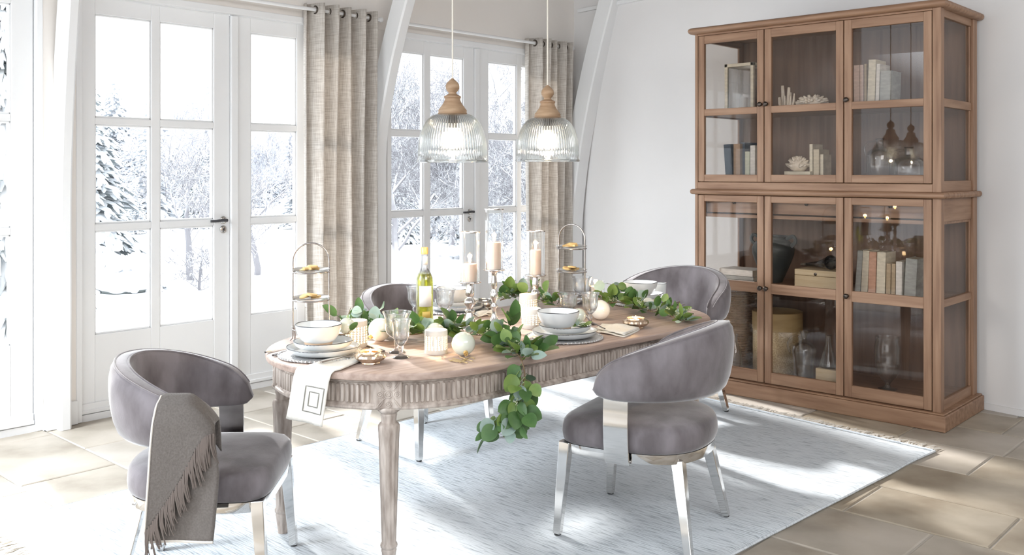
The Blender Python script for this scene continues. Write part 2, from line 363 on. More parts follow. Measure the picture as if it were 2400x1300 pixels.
# door heads (frame over each pair of doors)
for i, (a, b) in enumerate(((.62, 2.15), (2.34, 4.53), (4.70, 6.90))):
    h = MB().box(a, b, 5.70, 5.83, 2.565, 2.60).box(a, b, YW - .018, 5.72, 2.555, 2.60)
    h.box(a, a + .035, YW - .006, 5.80, 0, 2.56).box(b - .035, b, YW - .006, 5.80, 0, 2.56).box(a, b, 5.70, 5.86, -.01, .035)
    struct(h.build('trim_%d' % (10 + i), 'white_paint', bevel=.004, smooth=False))

ROWS = [(.505, 1.135), (1.176, 1.782), (1.823, 2.452)]
def leaf(name, x0, x1, cols, y0=5.715, y1=5.765, zt=2.555, panel=True, handle=None):
    f = MB(); zs = sorted({.035, zt} | {z for r in ROWS for z in r})
    xs = [x0] + [x for c in cols for x in c] + [x1]
    for a, b in zip(xs[0::2], xs[1::2]): f.box(a, b, y0, y1, .04, zt)                     # stiles and muntin uprights
    bands = [(.04, ROWS[0][0]), (ROWS[0][1], ROWS[1][0]), (ROWS[1][1], ROWS[2][0]), (ROWS[2][1], zt)]
    for c in cols:
        for a, b in bands: f.box(c[0], c[1], y0 + .0005, y1 - .0005, a, b)
        for r in ROWS:                                                                    # glazing beads set back from the face
            t = .011; ya, yb = y0 + .012, y1 - .008
            f.box(c[0], c[0] + t, ya, yb, *r).box(c[1] - t, c[1], ya, yb, *r).box(c[0], c[1], ya, yb, r[0], r[0] + t).box(c[0], c[1], ya, yb, r[1] - t, r[1])
    f.box(x0, x1, y0 - .012, y0, .05, .10).box(x0, x1, y0 - .022, y0 - .001, .04, .062)   # kick rail
    o = struct(f.build(name, 'white_paint', bevel=.0035, smooth=False))
    for c in cols:
        for r in ROWS:
            MB().box(c[0] + .004, c[1] - .004, y0 + .022, y0 + .027, r[0] + .004, r[1] - .004).build('pane', 'pane_glass', o, smooth=False)
    if handle:
        hx, hz = handle
        h = MB(); n = 20
        for zc, r in ((hz, .026), (hz - .062, .026)):
            h.loft([[(hx + q * cos(2 * pi * j / n), yy, zc + q * sin(2 * pi * j / n)) for j in range(n)] for q, yy in ((r, y0), (r, y0 - .006), (r - .004, y0 - .009))])
        h.tube([(hx, y0 - .008, hz), (hx, y0 - .05, hz)], .009, 10)
        p = h.build('handle_rose', 'brushed_nickel', o)
        MB().tube(smoothpath([(hx + .004, y0 - .048, hz), (hx - .03, y0 - .05, hz + .002), (hx - .075, y0 - .048, hz - .002), (hx - .115, y0 - .043, hz - .002)], 4), [.0105] * 4 + [.010] * 4 + [.009] * 4 + [.0085], 10).build('handle_lever', 'handle_black', o)
        k = MB().tube([(hx, y0 - .0085, hz - .060), (hx, y0 - .0105, hz - .060)], .006, 12).box(hx - .002, hx + .002, y0 - .0105, y0 - .0085, hz - .078, hz - .06)
        k.build('keyhole', 'handle_black', o)
    return o
leaf('window_1', .66, 2.11, [(.74, 1.16), (1.215, 1.585), (1.62, 1.992)])
leaf('door_1', 2.378, 3.372, [(2.468, 2.823), (2.881, 3.258)], handle=(3.325, 1.168))
leaf('door_2', 3.378, 4.493, [(3.537, 3.912), (3.982, 4.357)])
leaf('door_3', 4.742, 5.708, [(4.786, 5.137), (5.207, 5.588)], handle=(5.66, 1.15))
leaf('door_4', 5.714, 6.86, [(5.891, 6.261), (6.319, 6.69)])
struct(MB().box(3.378, 3.43, 5.697, 5.716, .06, 2.55).build('trim_13', 'white_paint', bevel=.004, smooth=False))   # cover strips on the second leaves
struct(MB().box(5.714, 5.766, 5.697, 5.716, .06, 2.55).build('trim_14', 'white_paint', bevel=.004, smooth=False))

# ------------------------------------------------------------------ curtains and their rods
def curtain(x0, x1, label, nf, rz, seed, y=5.56):
    rr = random.Random(seed); L = x1 - x0; n = nf * 14
    ph = rr.uniform(0, 6)
    def pt(u, v):                                       # u across, v from the floor up
        top = 1 - v; amp = .078 * (.55 + .45 * v) + .006 * sin(9 * u + 4 * top)
        x = x0 + u * L + .010 * sin(5 * top + 3 * u + ph) * top
        yy = y + amp * sin(2 * pi * nf * u + .25 * sin(3 * top + ph)) + .012 * sin(2 * pi * nf * .5 * u + 2.2 * top)
        return (x, yy, .015 + v * (rz + .045 - .015))
    o = MB().grid(pt, n, 26).build('curtain', 'linen', thick=.004, ang=80)
    tag(o, label, 'curtain')
    for k in range(nf):
        for s in (.25,):
            u = (k + .5) / nf; x = x0 + u * L
            g = MB().tube([(x + .002 * 0, y + .026 * cos(a), rz + .026 * sin(a)) for a in [2 * pi * j / 20 for j in range(20)]], .0065, 8, closed=True)
            g.build('grommet', 'dark_bronze', o)
    return o
ROD = 2.645
curtain(3.90, 4.50, 'beige linen curtain hanging beside the tall left garden door', 5, ROD, 3)
curtain(6.27, 6.81, 'beige linen curtain hanging in the corner beside the right garden door', 5, ROD, 8)
def rod(x0, x1, label):
    t = thing('curtain_rod', label, 'curtain rod', ((x0 + x1) / 2, 5.56, ROD)); L = (x1 - x0) / 2
    MB().tube([(-L, 0, 0), (L, 0, 0)], .0125, 12).build('rod', 'white_paint', t)
    for sx in (-1, 1):
        MB().ball((sx * (L + .016), 0, 0), .021, 12, 8).build('finial', 'white_paint', t)
        MB().tube([(sx * (L - .03), 0, -.001), (sx * (L - .03), .118, -.001)], .008, 8).build('bracket', 'white_paint', t)
rod(2.44, 4.54, 'white curtain rod above the left pair of garden doors')
rod(4.80, 6.845, 'white curtain rod above the right pair of garden doors')

# ------------------------------------------------------------------ rug with fringed ends
def rug():
    c = [(1.44, 1.95), (5.20, 1.745), (5.50, 4.25), (1.44, 4.33)]
    o = thing('area_rug', 'large pale blue grey woven rug with fringed ends under the dining table', 'rug', (3.4, 3.0, 0))
    def at(u, v):
        a = Vector(c[0]).lerp(Vector(c[1]), u); b = Vector(c[3]).lerp(Vector(c[2]), u); p = a.lerp(b, v)
        return p.x - 3.4, p.y - 3.0
    def top(u, v):
        x, y = at(u, v); e = .006 * noise.noise((x * 7, y * 2, 0)); d = min(u, v, 1 - u, 1 - v)
        y += .012 * noise.noise((x * 3, 7, 0)) * (1 if v < .02 else 0); return (x, y, .011 + e * .3 - (.007 if d < .001 else 0))
    mb = MB().grid(top, 120, 90)
    b = [at(0, 0), at(1, 0), at(1, 1), at(0, 1)]
    mb.add([(x, y, .001) for x, y in b] + [(x, y, .006) for x, y in b], [(3, 2, 1, 0)] + [(i, (i + 1) % 4, 4 + (i + 1) % 4, 4 + i) for i in range(4)])
    mb.build('rug_body', 'rug_weave', o, ang=60)
    rr = random.Random(2)
    for u, sg, nm in ((0, -1, 'twig'), (1, 1, 'fringe_cream')):
        f = MB()
        for i in range(240):
            x, y = at(u, (i + .5) / 240); l = rr.uniform(.075, .125); d = rr.uniform(-.045, .03)
            f.tube([(x - sg * .004, y, .007), (x + sg * l * .4, y + d * .3, .010), (x + sg * l, y + d, .004)], [.0032, .003, .0016], 4)
        stuff(f.build('fringe', 'fringe_cream', o))
    s = MB()
    for u in (0, 1):
        s.tube([(at(u, v / 30)[0], at(u, v / 30)[1], .011) for v in range(31)], .0055, 6)
    s.tube([(at(v / 60, 0)[0], at(v / 60, 0)[1] - .003 + .012 * noise.noise((at(v / 60, 0)[0] * 3, 7, 0)), .0085) for v in range(61)], .0065, 6)
    s.build('bound_edge', 'rug_weave', o)
rug()
# ------------------------------------------------------------------ dining table
TZ, TR, TL = .76, .56, .6255
TC, TA = Vector((3.236, 2.998, 0)), R(-4.6)
table = thing('dining_table', 'oval wooden dining table with carved fluted apron and turned legs', 'table', TC, TA)
def stadium(r, L=TL, k=40):
    pts = []
    for i in range(k + 1): a = -pi / 2 + pi * i / k; pts.append((L + r * cos(a), r * sin(a)))
    for i in range(k + 1): a = pi / 2 + pi * i / k; pts.append((-L + r * cos(a), r * sin(a)))
    return pts
def st_loft(prof): return MB().loft([[(x, y, z) for x, y in stadium(r)] for r, z in prof])
st_loft([(TR - .012, .729), (TR - .002, .733), (TR, .738), (TR, .752), (TR - .003, .757), (TR - .010, .76)]).build('tabletop', 'table_wood', table, ang=30)
st_loft([(.500, .615), (.522, .617), (.526, .622), (.526, .629), (.518, .633), (.514, .638), (.514, .713), (.520, .716), (.527, .720), (.527, .7295)]).build('apron', 'table_carved', table, ang=30)
def around(s, r):                              # arc length along the apron (0 = middle of near long side, towards +x)
    P = 4 * TL + 2 * pi * r; s = s % P
    if s < TL: return Vector((s, -r)), Vector((0, -1))
    s -= TL
    if s < pi * r: a = -pi / 2 + s / r; return Vector((TL + r * cos(a), r * sin(a))), Vector((cos(a), sin(a)))
    s -= pi * r
    if s < 2 * TL: return Vector((TL - s, r)), Vector((0, 1))
    s -= 2 * TL
    if s < pi * r: a = pi / 2 + s / r; return Vector((-TL + r * cos(a), r * sin(a))), Vector((cos(a), sin(a)))
    s -= pi * r; return Vector((-TL + s, -r)), Vector((0, -1))
def tloc(x, y): p = Vector((x, y, 0)) - TC; return Matrix.Rotation(-TA, 3, 'Z') @ p
legs = [tloc(2.262, 2.712), tloc(2.20, 3.315), tloc(4.19, 2.60), tloc(4.30, 3.14)]
AR = .514; PER = 4 * TL + 2 * pi * AR; flu = MB(); NF = 286
for i in range(NF):
    s = PER * (i + .5) / NF; p, nn = around(s, AR); tg = Vector((-nn.y, nn.x))
    if any((Vector((l.x, l.y)) - p).length < .066 for l in legs): continue
    wd, zc, hh = .0072, .6755, .035; ring = []
    for q, off in ((1, -.002), (1, .004), (.62, .0085)):
        pr = []
        for j in range(12):
            a = 2 * pi * j / 12; xx = wd * q * cos(a); zz = wd * q * sin(a) + (hh - wd) * (1 if sin(a) > 1e-6 else -1 if sin(a) < -1e-6 else 0)
            v = p + nn * off + tg * xx; pr.append((v.x, v.y, zc + zz))
        ring.append(pr)
    flu.loft(ring)
stuff(flu.build('fluting', 'table_carved', table, ang=50))
legprof = [(.0, .628), (.036, .628), (.038, .622), (.036, .617), (.043, .611), (.0445, .604), (.042, .597), (.034, .590), (.0295, .586), (.031, .580), (.029, .574), (.0275, .560), (.029, .552), (.036, .548), (.0405, .540), (.041, .528), (.0395, .510),
           (.0385, .49), (.036, .40), (.033, .30), (.030, .20), (.0275, .125), (.027, .105), (.031, .100), (.0325, .094), (.031, .087), (.027, .083), (.029, .076), (.0265, .066), (.024, .04), (.021, .018), (.019, .0), (0, .0)]
def flutes(a, i, z): return 1 - (.085 * (.5 - .5 * cos(12 * a)) if .12 < z < .505 else 0)
for l in legs:
    lg = MB().lathe(legprof, 72, mod=flutes).build('leg', 'table_carved', table, ang=45); lg.location = (l.x, l.y, .012)
    # carved rosette block over the leg
    best = min((((Vector((l.x, l.y)) - around(PER * k / 800, AR)[0]).length, k) for k in range(800)))[1]
    p, nn = around(PER * best / 800, AR); tg = Vector((-nn.y, nn.x))
    def W(x, z, off): v = p + nn * off + tg * x; return (v.x, v.y, .6755 + z)
    b = MB(); q = .050
    b.loft([[W(-q, -.054, o), W(q, -.054, o), W(q, .054, o), W(-q, .054, o)] for o in (-.03, .010)] + [[W(-q + .004, -.050, .014), W(q - .004, -.050, .014), W(q - .004, .050, .014), W(-q + .004, .050, .014)]])
    ro = b.build('rosette_block', 'table_carved', table, bevel=.002)
    d = MB()
    for cx_, cz_, r_ in ((0, 0, .013), (-.031, 0, .011), (.031, 0, .011), (0, .036, .010), (0, -.036, .011)):
        for rr_ in (r_, r_ * .45): d.tube([W(cx_ + rr_ * cos(a), cz_ + rr_ * sin(a), .014) for a in [2 * pi * j / 16 for j in range(16)]], .0026, 6, closed=True)
    for sx in (-1, 1):
        for sz in (-1, 1):
            d.tube([W(sx * (.047 - .028 * sin(t)), sz * (.049 - .03 * (1 - cos(t))) if False else sz * (.012 + .036 * cos(t)), .014) for t in [pi / 2 * j / 8 for j in range(9)]], .0026, 6)
            d.tube([W(sx * (.012 + .03 * t), sz * (.014 + .032 * t ** 1.4), .0145) for t in [j / 6 for j in range(7)]], .0026, 6)
    d.build('carving', 'table_carved', ro)

# ------------------------------------------------------------------ upholstered chairs
def chair(label, loc, rotz, sc, group='grey velvet dining chairs'):
    t = thing('dining_chair', label, 'chair', loc, rotz, group, sc)
    def D(w, h, n=56, yo=-.005):
        out = []
        for i in range(n):
            a = 2 * pi * i / n; c, s_ = cos(a), sin(a); e = 6.0 if s_ > 0 else 2.35; hh = h if s_ > 0 else h * 1.02
            k = (abs(c) ** e + abs(s_) ** e) ** (-1 / e); out.append((w * c * k, yo + hh * s_ * k))
        return out
    prof = [(.955, .372), (.985, .378), (1.005, .392), (1.015, .412), (1.01, .435), (.99, .456), (.955, .469), (.90, .476), (.75, .484), (.5, .491), (.25, .494), (.02, .495)]
    base = D(.283, .272)
    MB().loft([[(x * s_, -.005 + (y + .005) * s_, z - .008) for x, y in base] for s_, z in prof]).build('seat', 'velvet', t, ang=60)
    fr = MB().loft([[(x * s_, -.005 + (y + .005) * s_, z) for x, y in base] for s_, z in ((.93, .327), (.968, .327), (.975, .331), (.975, .364), (.95, .366))])
    fr.build('seat_frame', 'chrome', t, ang=30)
    for sx in (-1, 1):
        for top, foot in (((sx * .246, .231, .367), (sx * .268, .258, .006)), ((sx * .178, -.205, .334), (sx * .243, -.268, .006))):
            l = MB().bar(top, foot, .046, .046, .030, .030, side=(1, 0, 0)).build('leg', 'chrome', t, bevel=.003, smooth=False)
            q = Vector(foot); MB().lathe([(.013, 0), (.014, .002), (.014, .007)], 12, (q.x, q.y, 0)).build('foot_glide', 'black_rubber', l)
    # wrap-round backrest
    K, NS = 56, 24; rx, ry = .298, .285; path = []
    arm = .085; La = arm; Lb = pi * .2925; tot = 2 * La + Lb
    for i in range(K + 1):
        s_ = tot * i / K
        if s_ < La: p, n_ = (rx, arm - s_), (1, 0)
        elif s_ > La + Lb: p, n_ = (-rx, s_ - La - Lb), (-1, 0)
        else: a = -(s_ - La) / Lb * pi; p = (rx * cos(a), ry * sin(a)); n_ = Vector((cos(a) / rx, sin(a) / ry)).normalized()
        path.append((Vector(p), Vector(n_), abs(2 * i / K - 1)))
    def sect(i):
        p, n_, q = path[i]; e = min(1, (1 - q) * tot / 2 / .11); rd = sqrt(max(0.0, 1 - (1 - e) ** 2.6)) * .985 + .015
        zt = .838 - .165 * q ** 1.9; zb = .566; zt = zb + (zt - zb) * (.35 + .65 * rd); zb2 = zb + .03 * (1 - rd)
        th = .043 * (.25 + .75 * rd); hc, hh = (zt + zb2) / 2, (zt - zb2) / 2; out = []
        for j in range(NS):
            a = 2 * pi * j / NS; c, s_ = cos(a), sin(a); m = 4.2; k = (abs(c) ** m + abs(s_) ** m) ** (-1 / m)
            z = hc + hh * s_ * k; o = th * c * k * (1 + .0 * s_) + (z - .566) * .10 + .012 * (1 - (s_ * k) ** 2)
            v = p + n_ * o; out.append((v.x, v.y, z))
        return out
    rings = [sect(i) for i in range(K + 1)]
    MB().loft(rings).build('backrest', 'velvet', t, ang=60)
    pi_ = MB(); pi_.tube([rings[i][4] for i in range(1, K)], .0042, 6); pi_.tube([rings[i][8] for i in range(1, K)], .0042, 6)
    pi_.build('piping', 'velvet', t)
    for sx in (-1, 1):
        b = MB(); x = sx * .287
        prof2 = [(-.012, .318), (.0, .322), (.006, .34), (.014, .40), (.018, .47), (.016, .55), (.012, .60)]
        b.loft([[(x + sx * (o + e), y, z) for y, e in ((-.052, -.004), (.048, -.004), (.048, .004), (-.052, .004))] for o, z in prof2])
        b.build('support_strap', 'chrome', t, bevel=.002, ang=50)
    return t
chair('grey velvet chair with fringed throw over its arm', (1.79, 3.16, .012), R(-135), .975)
chair('grey velvet chair with chrome strap seen from behind in front of cabinet side', (3.285, 2.275, .012), R(14), 1.04)
chair('grey velvet chair on the window side of the table behind the bottle', (3.48, 3.87, .012), R(180), 1.0)
chair('grey velvet chair at the far right end of the table near the cabinet', (4.87, 3.20, .012), R(94), 1.05)

# ------------------------------------------------------------------ throw on the front left chair
def throw():
    t = thing('throw_blanket', 'taupe wool throw with fringed edge hanging over chair arm', 'throw', (1.79, 3.16, .012), R(-135))
    def prof(s, y):                      # s 0..1 from inside edge over the arm to the hem
        pts = [(.235, .60), (.245, .66), (.262, .715), (.300, .738 - .25 * max(0, y - .02)), (.345, .715), (.368, .66), (.376, .58), (.380, .48), (.383, .40), (.385, .33), (.386, .275)]
        k = s * (len(pts) - 1); i = min(int(k), len(pts) - 2); f = k - i
        return pts[i][0] * (1 - f) + pts[i + 1][0] * f, pts[i][1] * (1 - f) + pts[i + 1][1] * f
    def shape(u, s, y0, y1, off=0, zmul=1.0):
        k = max(0, (s - .35) / .65); ya = y0 - .03 * k; yb = y1 + .035 * min(1, k * 2.2) - .02 * k * k
        y = ya + (yb - ya) * u; x, z = prof(s, y)
        arch = .075 * max(0, (u - .45) / .55) ** 2 * (1 if s < .5 else max(0, 1 - (s - .5) * 3))
        return (x + off + .008 * sin(5 * u + 3 * s) * k, y, z - arch)
    MB().grid(lambda u, s: shape(u, s, -.075, .10), 18, 40).build('main_cloth', 'wool_throw', t, thick=.007, ang=70)
    # upper fold: ends in a diagonal edge that carries the fringe
    def up(u, v):
        smax = .44 + .50 * (1 - u) ** 1.0; s = .28 + (smax - .28) * v
        x, y, z = shape(u, s, -.077, .098, .008); return (x + .003, y, z)
    MB().grid(up, 18, 24).build('folded_cloth', 'wool_throw', t, thick=.006, ang=70)
    e = MB().tube([(x + .002, y, z) for x, y, z in [up(0, k / 20) for k in range(21)]], .004, 6)
    e.tube([shape(k / 12, 1, -.075, .10) for k in range(13)], .0055, 6)
    e.build('bound_edge', 'wool_edge', t)
    f = MB(); rr = random.Random(5)
    for i in range(62):
        u = (i + .5) / 62; x, y, z = up(u, 1); l = rr.uniform(.075, .105); dy = rr.uniform(-.004, .016)
        for q in range(2):
            ox = rr.uniform(-.004, .004)
            f.tube([(x + .004, y + ox, z + .004), (x + .013, y + dy * .3 + ox, z - l * .35), (x + .012 + rr.uniform(-.003, .003), y + dy + ox, z - l * .75), (x + .010, y + dy * 1.4 + ox * 2, z - l)], [.0026, .0021, .0021, .0014], 5)
    stuff(f.build('fringe', 'fringe_taupe', t))
throw()

# ------------------------------------------------------------------ pendant lamps
def pendant(label, loc):
    t = thing('pendant_lamp', label, 'lamp', loc, group='ribbed glass pendant lamps above the table')
    def prof(off):
        out = []
        for i in range(19):
            k = i / 18
            r = .056 + (.150 - .056) * sin(k * pi / 2) ** .92; z = .208 - .190 * (1 - cos(k * pi / 2) ) if False else .022 + .184 * cos(k * pi / 2) ** .9
            out.append((r - off, z - off * .6))
        out += [(.1525 - off, .018), (.1535 - off, .004), (.156 - off, .0), ]
        return out
    def ribs(a, i, z): return 1 + (.016 * cos(72 * a) if 2 < i < 19 else 0)
    sh = MB().lathe(prof(0), 576, mod=ribs, cap=False).build('glass_shade', 'shade_glass', t, thick=.0035, ang=60)
    MB().lathe([(.152, .002), (.158, .001), (.159, -.004), (.157, -.008), (.152, -.007)], 64, closed=True).build('rim', 'shade_glass', sh)
    wp = [(0, .204), (.062, .204), (.066, .209), (.062, .215), (.064, .222), (.060, .229), (.056, .233), (.052, .240), (.042, .253), (.036, .266), (.034, .275), (.038, .279), (.037, .286), (.028, .291), (.019, .296), (.017, .302), (.024, .309), (.030, .320), (.031, .331), (.027, .343), (.018, .353), (.010, .360), (.004, .366), (0, .366)]
    MB().lathe(wp, 40).build('wooden_cap', 'pendant_wood', t)
    MB().lathe([(0, .206), (.020, .206), (.020, .150), (.0165, .145), (0, .145)], 24).build('bulb_socket', 'dark_bronze', t)
    MB().lathe([(0, .052), (.010, .054), (.021, .064), (.0275, .080), (.029, .098), (.025, .118), (.018, .134), (.015, .146), (0, .146)], 28).build('bulb', 'bulb_glow', t)
    MB().tube([(0, 0, .365), (0, 0, 3.75 - loc[2])], .0035, 8).build('cord', 'cord_fabric', t)
    MB().lathe([(0, 3.75 - loc[2]), (.05, 3.75 - loc[2]), (.05, 3.735 - loc[2]), (.02, 3.72 - loc[2]), (0, 3.72 - loc[2])], 28).build('ceiling_rose', 'white_paint', t)
    lamp('pendant_light', 'POINT', 4, (loc[0], loc[1], loc[2] + .03), size=.012, col=(1, .8, .55))
pendant('ribbed glass pendant lamp with turned wooden cap, the left one', (2.889, 3.026, 1.545))
pendant('ribbed glass pendant lamp with turned wooden cap, the right one', (3.483, 2.978, 1.552))
# ------------------------------------------------------------------ things on the table
def loc2(u, v, z=TZ): return tp(u, v, z)
def plate_like(name, label, p, prof, mats, group=None, rim=None, n=56, wob=0, extra=None):
    t = thing(name, label, 'plate' if 'plate' in name else name.split('_')[-1], p, 0, group)
    MB().lathe(prof, n, cap=True).build('body', mats, t, ang=50)
    if rim: MB().tube([(rim[0] * cos(a), rim[0] * sin(a), rim[1] + .0012 * sin(3 * a + wob)) for a in [2 * pi * j / 48 for j in range(48)]], rim[2], 6, closed=True).build('glazed_rim', 'dark_rim', t)
    return t
def charger(label, p, r=.172):
    t = thing('charger_plate', label, 'plate', p, 0, 'embossed silver charger plates')
    MB().lathe([(0, 0), (r * .8, 0), (r, .004), (r + .001, .006), (r * .985, .0075), (r * .8, .0045), (0, .0045)], 64).build('body', 'silver_mat', t)
    b = MB()
    for k in range(64):
        a = 2 * pi * k / 64; b.ball((r * .985 * cos(a), r * .985 * sin(a), .0068), .0048, 6, 4)
    b.build('beaded_rim', 'silver_mat', t); return t
def dplate(label, p, r, kind):
    return plate_like('dinner_plate' if kind else 'salad_plate', label, p, [(0, 0), (r * .76, 0), (r * .81, .002), (r * .945, .012), (r, .027), (r - .0035, .0278), (r * .92, .015), (r * .78, .0065), (0, .0055)],
                      'porcelain', rim=(r - .0015, .0276, .0015), group='white dinner plates with dark rims' if kind else 'white salad plates with dark rims')
def bowl(label, p, r=.093, h=.082):
    t = thing('bowl', label, 'bowl', p, 0, 'white porcelain bowls with dark rims')
    MB().lathe([(.050, .012), (.056, .013), (.068, .021), (r * .86, .040), (r * .955, .060), (r, h), (r - .004, h + .001), (r * .91, .062), (r * .81, .039), (.055, .019), (0, .017)], 56, cap=True).build('body', 'porcelain', t, ang=60)
    MB().lathe([(0, 0), (.052, 0), (.0545, .003), (.0575, .0145), (.048, .015)], 40).build('foot_ring', 'terracotta_foot', t)
    MB().tube([((r - .002) * cos(a), (r - .002) * sin(a), h + .001 + .0012 * sin(4 * a)) for a in [2 * pi * j / 56 for j in range(56)]], .0017, 6, closed=True).build('glazed_rim', 'dark_rim', t)
    return t
def up(p, z): return Vector((p.x, p.y, TZ + z))
where = dict(L='at the left end of the table', N='on the near side of the table', Rr='at the far right end of the table', W='on the window side of the table')
def setting(k, u, v, sp=True):
    p = loc2(u, v); q = where[k]
    charger('round embossed silver charger plate ' + q, p)
    dplate('dark rimmed white dinner plate on the charger ' + q, up(p, .0085) + Vector((.010, .004, 0)), .146, 1)
    dplate('smaller dark rimmed white plate under the bowl ' + q, up(p, .0325) + Vector((.006, -.002, 0)), .118, 0)
    return p
pL = setting('L', 754, 832); bowl('white bowl with dark rim and clay foot ' + where['L'], up(pL, .0405) + Vector((-.002, .018, 0)))
pN = setting('N', 1322, 792); bowl('white bowl with dark rim and clay foot ' + where['N'], up(pN, .0405) + Vector((-.030, .008, 0)))
pR = setting('Rr', 1502, 711); bowl('white bowl with dark rim and clay foot ' + where['Rr'], up(pR, .0405) + Vector((-.018, -.008, 0)), .096)
pW = setting('W', 1068, 728); bowl('white bowl with dark rim and clay foot ' + where['W'], up(pW, .0405) + Vector((-.02, -.004, 0)), .09)
p = loc2(1543, 700); t = thing('cup', 'small white cup with dark rim behind the far right bowl', 'cup', p)
MB().lathe([(0, 0), (.030, 0), (.034, .004), (.043, .035), (.047, .09), (.0445, .091), (.040, .035), (.03, .008), (0, .006)], 40).build('body', 'porcelain', t)
MB().tube([(.0455 * cos(a), .0455 * sin(a), .0908) for a in [2 * pi * j / 40 for j in range(40)]], .002, 6, closed=True).build('glazed_rim', 'dark_rim', t)

# cutlery
def orient(t, a, b):
    d = Vector(b) - Vector(a); t.rotation_euler = (0, -math.atan2(d.z, Vector((d.x, d.y)).length), math.atan2(d.y, d.x))
def fork(label, a, b, L=.20):
    "handle end at a, tines towards b"
    t = thing('fork', label, 'fork', a, 0, 'silver forks'); orient(t, a, b)
    h = MB().tube([(0, 0, .005), (.012, 0, .0055), (.06, 0, .005), (.10, 0, .004), (.125, 0, .006), (.132, 0, .006)], [.0062, .0066, .0045, .0034, .003, .003], 8, flat=.6)
    h.build('handle', 'cutlery_metal', t)
    g = MB().loft([[(x, -w_, z), (x, w_, z), (x, w_, z + .002), (x, -w_, z + .002)] for x, w_, z in ((.128, .004, .005), (.138, .010, .003), (.148, .0125, .002), (.158, .0125, .003))])
    for k in range(4):
        y = (k - 1.5) * .0068; g.bar((.156, y, .0035), (L, y * 1.05, .0085), .0034, .002, .0018, .0014)
    g.build('tines', 'cutlery_metal', t); return t
def knife(label, a, b):
    t = thing('knife', label, 'knife', a, 0, 'silver knives'); orient(t, a, b)
    MB().tube([(0, 0, .006), (.01, 0, .0065), (.05, 0, .006), (.088, 0, .005)], [.006, .007, .0055, .0045], 8, flat=.7).build('handle', 'cutlery_metal', t)
    MB().loft([[(x, y0, .002), (x, y1, .0045), (x, y1, .0055), (x, y0, .003)] for x, y0, y1 in ((.086, -.003, .004), (.10, -.007, .005), (.17, -.009, .005), (.20, -.006, .004), (.213, .001, .003))]).build('blade', 'cutlery_metal', t); return t
fork('silver fork left of the plates at the left end of the table', loc2(622, 828), loc2(715, 806))
knife('silver knife beside the fork at the left end of the table', loc2(640, 836) + Vector((0, 0, 0)), loc2(700, 817))
knife('silver knife right of the plates at the left end of the table', loc2(900, 826), loc2(846, 806))
fork('silver fork with beaded handle beside the near place setting', loc2(1307, 812), loc2(1212, 788))
fork('silver fork on the right end of the table near the far chair', loc2(1604, 715), loc2(1545, 722))
knife('silver knife on the right end of the table near the far chair', loc2(1592, 710), loc2(1520, 722))

# bottle
p = loc2(995, 757)
t = thing('wine_bottle', 'clear glass bottle of white wine with pale label among the greenery', 'bottle', p)
bp = [(0, .004), (.030, .0), (.040, .004), (.042, .012), (.042, .205), (.040, .222), (.031, .245), (.021, .262), (.0165, .275), (.0155, .345), (.0165, .348), (.0165, .354), (.0145, .355), (.0135, .275), (.019, .258)]
MB().lathe(bp, 40, cap=False).build('glass_body', 'clear_glass', t)
MB().lathe([(0, .007), (.039, .008), (.039, .200), (.036, .222), (.029, .241), (0, .241)], 40).build('wine', 'wine_glass', t)
MB().lathe([(.017, .335), (.018, .336), (.018, .366), (.016, .369), (0, .369)], 24).build('cap', 'bottle_cap', t)
fa = math.atan2(-p.y, -p.x) + .35
def wrap(r, z0, z1, a0, a1): return MB().grid(lambda u, v: (r * cos(fa + a0 + (a1 - a0) * u), r * sin(fa + a0 + (a1 - a0) * u), z0 + (z1 - z0) * v), 24, 2)
wrap(.0426, .085, .185, -1.0, .55).build('front_label', 'paper_label', t, thick=.0006)
wrap(.0426, .030, .062, -.6, .35).build('gold_label', 'label_gold', t, thick=.0006)
wrap(.0162, .285, .325, -.8, .8).build('neck_label', 'paper_label', t, thick=.0006)

